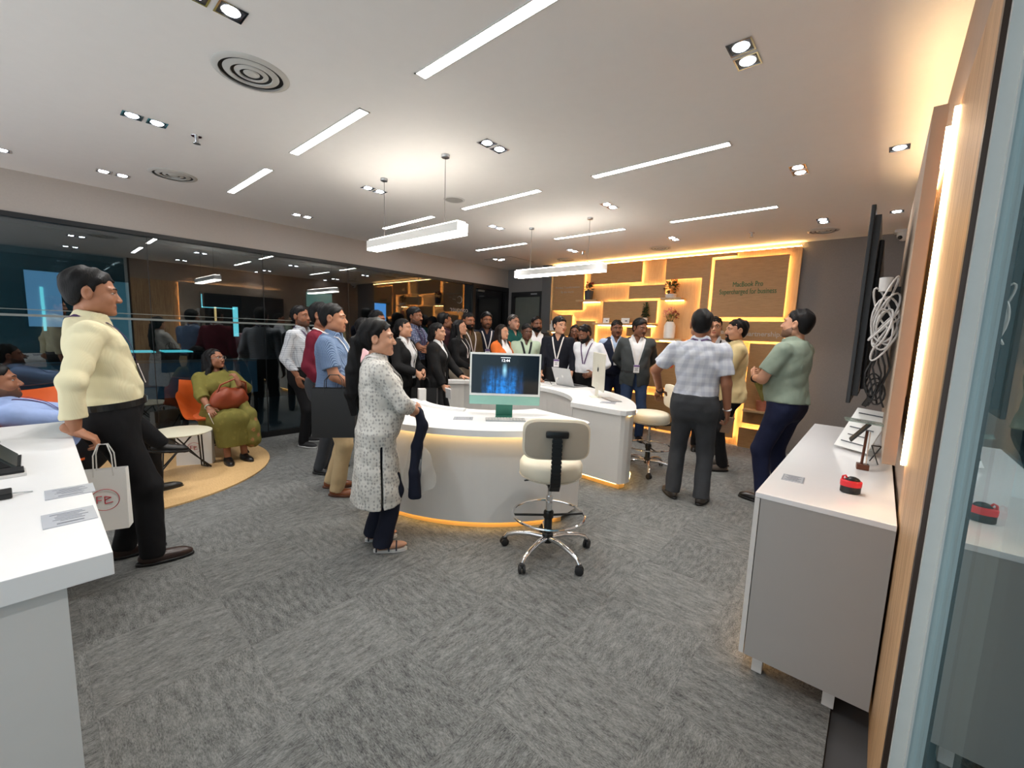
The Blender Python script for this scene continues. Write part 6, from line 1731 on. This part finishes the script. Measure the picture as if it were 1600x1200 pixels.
      armL=dict(w=(-.34, .20, .97), e=(-1, -.45, .1), d=(-.2, .8, -.45), n=(.3, -.2, -1), curl=.5), armR=dict(w=(.265, .04, .845), curl=.75),
      feet=((.12, .0, 14), (-.13, .03, -30)), top=dict(kind='shirt', sleeve='short', mat=check_mat('pale_plaid', (200, 204, 212), (158, 164, 184), 13, .45, .6), amp=.007),
      bottom=dict(mat=CHARC, w=1.08, flare=1.1), shoem=pm('grey_leather', (62, 56, 52), .3), lanyard=True, badge=False, ribbon=RIBP),
 dict(label='man with spectacles in white shirt facing the camera behind two men', h=1.72, pos=(-1.63, 5.76), face=(.36, -.93), fat=.3, skin=SK4, seed=27.0, head=(-6, 2), hair='short', glasses=1, front=.066,
      top=dict(kind='shirt', mat=check_mat('white_fine_check', (222, 222, 226), (180, 184, 200), 46, .25, .8)), bottom=dict(mat=BLKTR), lanyard=True, badge=False, ribbon=cloth('dark_strap', (30, 32, 36))),
 dict(label='goateed man in pale yellow shirt and black trousers, hand at chest', h=1.665, pos=(-1.21, 5.10), face=(-.86, -.42), fat=.35, skin=SK4, res=.85, seed=28.0, head=(8, 2), hair='short', beard='goatee', front=.06,
      armL=dict(w=(-.02, .27, 1.14), e=(-.8, -.3, -.7), d=(.55, .6, .3), n=(.1, -1, 0), curl=.5), armR=dict(w=(.04, .27, 1.08), e=(.8, -.3, -.6), d=(-.7, .4, .1), n=(0, -1, 0)),
      feet=((.10, .0, 8), (-.12, .05, -12)), top=dict(kind='shirt', sleeve='long', hem=.80, flare=.02, mat=cloth('cream_yellow_cotton', (226, 206, 156))), bottom=dict(mat=BLKTR), shoem=pm('grey_brown_leather', (88, 80, 74), .4)),
 dict(label='man in sage green polo and navy trousers with folded arms by the grey wall', h=1.715, pos=(-.58, 4.36), face=(-.88, .26), fat=.75, skin=SK4, res=.75, hres=.85, seed=29.0, head=(6, 10), hair='short', beard='stubble', front=.06,
      armL=dict(w=(-.05, .27, 1.12), e=(-.75, -.15, -.75), d=(.6, .6, .25), n=(.1, -1, .1), curl=.4), armR=dict(w=(.10, .29, 1.14), e=(.8, .1, -.6), d=(-.9, .1, .2), n=(0, -1, 0)),
      feet=((.11, .0, 6), (-.12, .06, -10)), top=dict(kind='polo', sleeve='short', hem=.93, flare=.018, mat=cloth('sage_pique', (136, 150, 136))), bottom=dict(mat=cloth('midnight_trouser', (28, 34, 62)), w=1.08), shoem=LEAB),
 dict(label='seated woman in olive saree dress with a brown shoulder bag, chin on hand', g='f', h=1.56, pos=(-5.41, 1.31), z=0.0, face=(.96, .02), fat=1.0, skin=SK2, res=.85, seed=30.0, hip=(0, .0, .47), lean=-8, head=(34, 12, 0), hair='long', hairlen=.22, glasses=2, front=.072,
      armL=dict(w=(-.10, .36, .91), e=(-.7, .3, -.8), d=(.25, -.15, .9), n=(.6, -.6, .1), curl=.8), armR=dict(w=(.20, .42, .61), e=(.9, -.4, -.3), d=(-.1, .8, -.5), n=(-.4, 0, -1), curl=.6),
      feet=((.075, .50, 6), (-.10, .47, -6)), knee=(0, .5, 1), top=dict(kind='kurti', sleeve='three', hem=.80, off=.02, mat=print_mat('olive_silk', (112, 106, 52), (128, 118, 60), 14, .3)),
      bottom=dict(kind='skirt', mat=print_mat('olive_silk', (112, 106, 52), (128, 118, 60), 14, .3), hem=.20), shoe='shoe', shoem=LEAB),
 dict(label='seated man in pale blue shirt leaning back at the left picture edge', h=1.70, pos=(-4.40, .18), face=(.02, 1.0), fat=.4, skin=SK2, res=.85, seed=31.0, hip=(0, .0, .47), lean=-42, head=(-4, 10), hair='short', beard='stubble',
      armR=dict(w=(.20, .38, .66), e=(.8, -.6, -.1), d=(0, .9, -.3), n=(-.2, 0, -1)), armL=dict(w=(-.20, .36, .68), e=(-.8, -.6, -.1), d=(0, .9, -.3), n=(.2, 0, -1)),
      feet=((.10, .44, 6, .48, -.15), (-.09, .42, -4)), knee=(.0, .45, 1), top=dict(kind='shirt', sleeve='long', mat=cloth('pale_blue_cotton2', (152, 172, 216))), bottom=dict(mat=BLKTR), shoem=LEAB, lanyard=True, ribbon=RIBP, badge_z=1.16),
]
import os as _os
_only = _os.environ.get('ONLYP')
BODIES = {}
for i, sp in enumerate(PEOPLE):
    if _only and str(i) not in _only.split(','): continue
    BODIES[i] = person(sp)

def world(i, p):
    b = BODIES[i]; return b.matrix_basis @ Vector([float(x) for x in p])

# ---- bags and held things
def held_bag(name, label, top_centre, rz, w_, h, d, mat, hook, logo=None, tilt=(0, 0)):
    return paper_bag(name, label, (top_centre[0], top_centre[1], top_centre[2]-h-hook), rz, w_, h, d, mat, hook, logo, tilt)
BAGB = pm('black_card_bag', (14, 14, 16), 0.45)
if 2 in BODIES:
    p = world(2, PEOPLE[2]['_W']['R']+A(0, .07, -.055))
    held_bag('gift_bag', 'large black bag hanging from the blue-checked man\'s hand', (-3.05, 1.47, 1.09), math.radians(50), 0.31, 0.37, 0.09, BAGB, 0.10)
if 7 in BODIES:
    p = world(7, PEOPLE[7]['_W']['R']+A(-.06, .09, -.08))
    held_bag('gift_bag', 'black bag held by the woman in blazer and white blouse', (p.x, p.y, p.z+0.01), math.radians(40), 0.30, 0.26, 0.10, BAGB, 0.12)
if 9 in BODIES:
    p = world(9, PEOPLE[9]['_W']['R']+A(0, .07, -.10))
    o = MB().box((0, 0, 0), (0.075, 0.009, 0.15), rot=(0.5, 0.2, 0.4), bev=0.003).build('phone', M['white_gloss']); o.location = p; tag(o, 'white phone in the hand of the woman in black suit', 'phone')
if 23 in BODIES:
    p = world(23, PEOPLE[23]['_W']['R']+A(.01, .05, -.13))
    t = thing('phone', 'phone held low in the back-turned man\'s right hand', 'phone', p, 0.6)
    MB().box((0, 0, 0), (0.078, 0.009, 0.16), rot=(0.35, 0.12, 0), bev=0.003).build('case', pm('tan_case', (150, 120, 96), 0.5), t)
    MB().box((0, 0.0052, 0), (0.070, 0.002, 0.150), rot=(0.35, 0.12, 0)).build('screen', pm('pale_screen', (206, 204, 200), 0.2), t)
def ring(c, ax, r, n=18):
    ax = Vector([float(x) for x in ax]).normalized(); u = ax.orthogonal().normalized(); v = ax.cross(u)
    return [tuple(Vector([float(x) for x in c])+(u*math.cos(2*PI*k/n)+v*math.sin(2*PI*k/n))*r) for k in range(n)]
if 23 in BODIES:
    MB().tube(ring(PEOPLE[23]['_W']['R']-PEOPLE[23]['_HD']['R']*.02, PEOPLE[23]['_HD']['R'], .032), .006, n=6, closed=True).build('wristwatch', M['alu'], BODIES[23], True)
    MB().tube(ring(PEOPLE[23]['_W']['L']-PEOPLE[23]['_HD']['L']*.02, PEOPLE[23]['_HD']['L'], .032), .006, n=6, closed=True).build('bracelet', M['black'], BODIES[23], True)
if 1 in BODIES:
    # navy scarf hanging from the folded arms of the woman in the kurti
    q = [A(.08, .29, 1.06), A(.11, .31, .96), A(.12, .27, .80), A(.12, .25, .60), A(.13, .25, .42)]
    def f_scarf(p):
        dd = None
        for i in range(len(q)-1):
            x_ = cap(p*A(1, 1, 1), q[i], q[i+1], .030+.004*i, .034+.004*i); dd = x_ if dd is None else smin(dd, x_, .02)
        return np.maximum(dd+folds(p*A(2.5, 2.5, .3), .010, 1.1), .40-p[:, 2])
    v, f = iso(f_scarf, [-.03, .1, .36], [.26, .42, 1.12], .009); np_mesh('scarf', [(v, f, 0)], [NAVY], BODIES[1])
    PL = NT('clear_plastic'); PL.base(lin((216, 218, 216))); PL.set(Roughness=0.12, Alpha=0.20); PL.bump(PL.noise(PL.coord(), 26, 3), 0.8, 0.02)
    t = thing('plastic_bag', 'crumpled clear plastic bag hanging beside the kurti woman\'s navy scarf', 'bag', world(1, A(.09, .30, .44)), 0.5)
    def f_pl(p):
        return ell(p, A(0, 0, .14), A(.11, .045, .17))+.012*np.sin(34*p[:, 0]+20*p[:, 2])+.008*np.sin(50*p[:, 1]-30*p[:, 2])
    v, f = iso(f_pl, [-.14, -.08, -.06], [.14, .08, .34], .010); np_mesh('bag_body', [(v, f, 0)], [PL.m], t)
    MB().tube([(-.02, 0, .28), (-.01, -.01, .38), (0, -.03, .46)], .006, n=6).build('handle', PL.m, t, True)
if 26 in BODIES:
    b = BODIES[26]; sp = PEOPLE[26]; w0 = sp['_W']['L']; d0 = sp['_HD']['L']
    wv = MB().tube(ring(w0-d0*.02, d0, .034), .008, n=6, closed=True).build('wristwatch', M['black'], b, True)
if 27 in BODIES:
    b = BODIES[27]; sp = PEOPLE[27]
    # shoulder bag of tan leather lying in the lap
    t = thing('handbag', 'soft brown leather shoulder bag in the seated woman\'s lap', 'bag', world(27, A(-.02, .33, .71)), math.radians(-70))
    LB = pm('cognac_leather', (142, 62, 34), 0.45, vary=0.15, bump=0.2, bscale=120)
    def f_bag(p):
        d = ell(p, A(0, 0, 0), A(.20, .095, .115)); d = smin(d, ell(p, A(.02, .01, .06), A(.15, .06, .07)), .05)
        return d+.010*np.sin(30*p[:, 0]+18*p[:, 2])*np.clip(p[:, 2]*8+.5, 0, 1)
    v, f = iso(f_bag, [-.24, -.14, -.15], [.24, .14, .18], .010); np_mesh('bag_body', [(v, f, 0)], [LB], t)
    MB().tube([(-.17, .02, .05), (-.15, .04, .17), (-.02, .05, .22), (.12, .04, .17), (.16, .02, .06)], 0.009, n=8).build('strap', LB, t, True)
    MB().box((0, -.085, .02), (.06, .012, .03), bev=.004).build('clasp', M['chrome'], t)
    # dupatta over the shoulder and down to the floor on her left
    q = [A(-.13, -.06, .94), A(-.15, .10, .89), A(-.13, .17, .77), A(-.14, .30, .64), A(-.17, .43, .53), A(-.18, .48, .38), A(-.18, .49, .24)]
    def f_dup(p):
        d = None
        for i in range(len(q)-1):
            r0 = .045+.006*i
            e = cap(p, q[i].astype(F32), q[i+1].astype(F32), r0, r0+.010); d = e if d is None else smin(d, e, .04)
        return d+folds(p*A(1.8, 1.8, .4), .012, 3.3)
    v, f = iso(f_dup, [-.45, -.2, .15], [.0, .65, 1.15], .012); np_mesh('dupatta', [(v, f, 0)], [print_mat('olive_silk_border', (118, 112, 58), (176, 120, 84), 11, .25)], b)
    o = MB().tube(ring(sp['_W']['R']-sp['_HD']['R']*.02, sp['_HD']['R'], .034), .006, n=6, closed=True).build('bangle', pm('pale_bangle', (190, 206, 190), .3), b, True)
    o = MB().box((0, 0, 0), (.03, .004, .20), rot=(.35, .3, 0)).build('rolled_paper', M['paper']); o.location = world(27, sp['_W']['R']+A(.0, .10, -.14)); tag(o, 'slim white paper in the seated woman\'s lowered hand', 'paper')
# backpack strap of the man in the navy sweater etc. would be hidden behind him and is left out
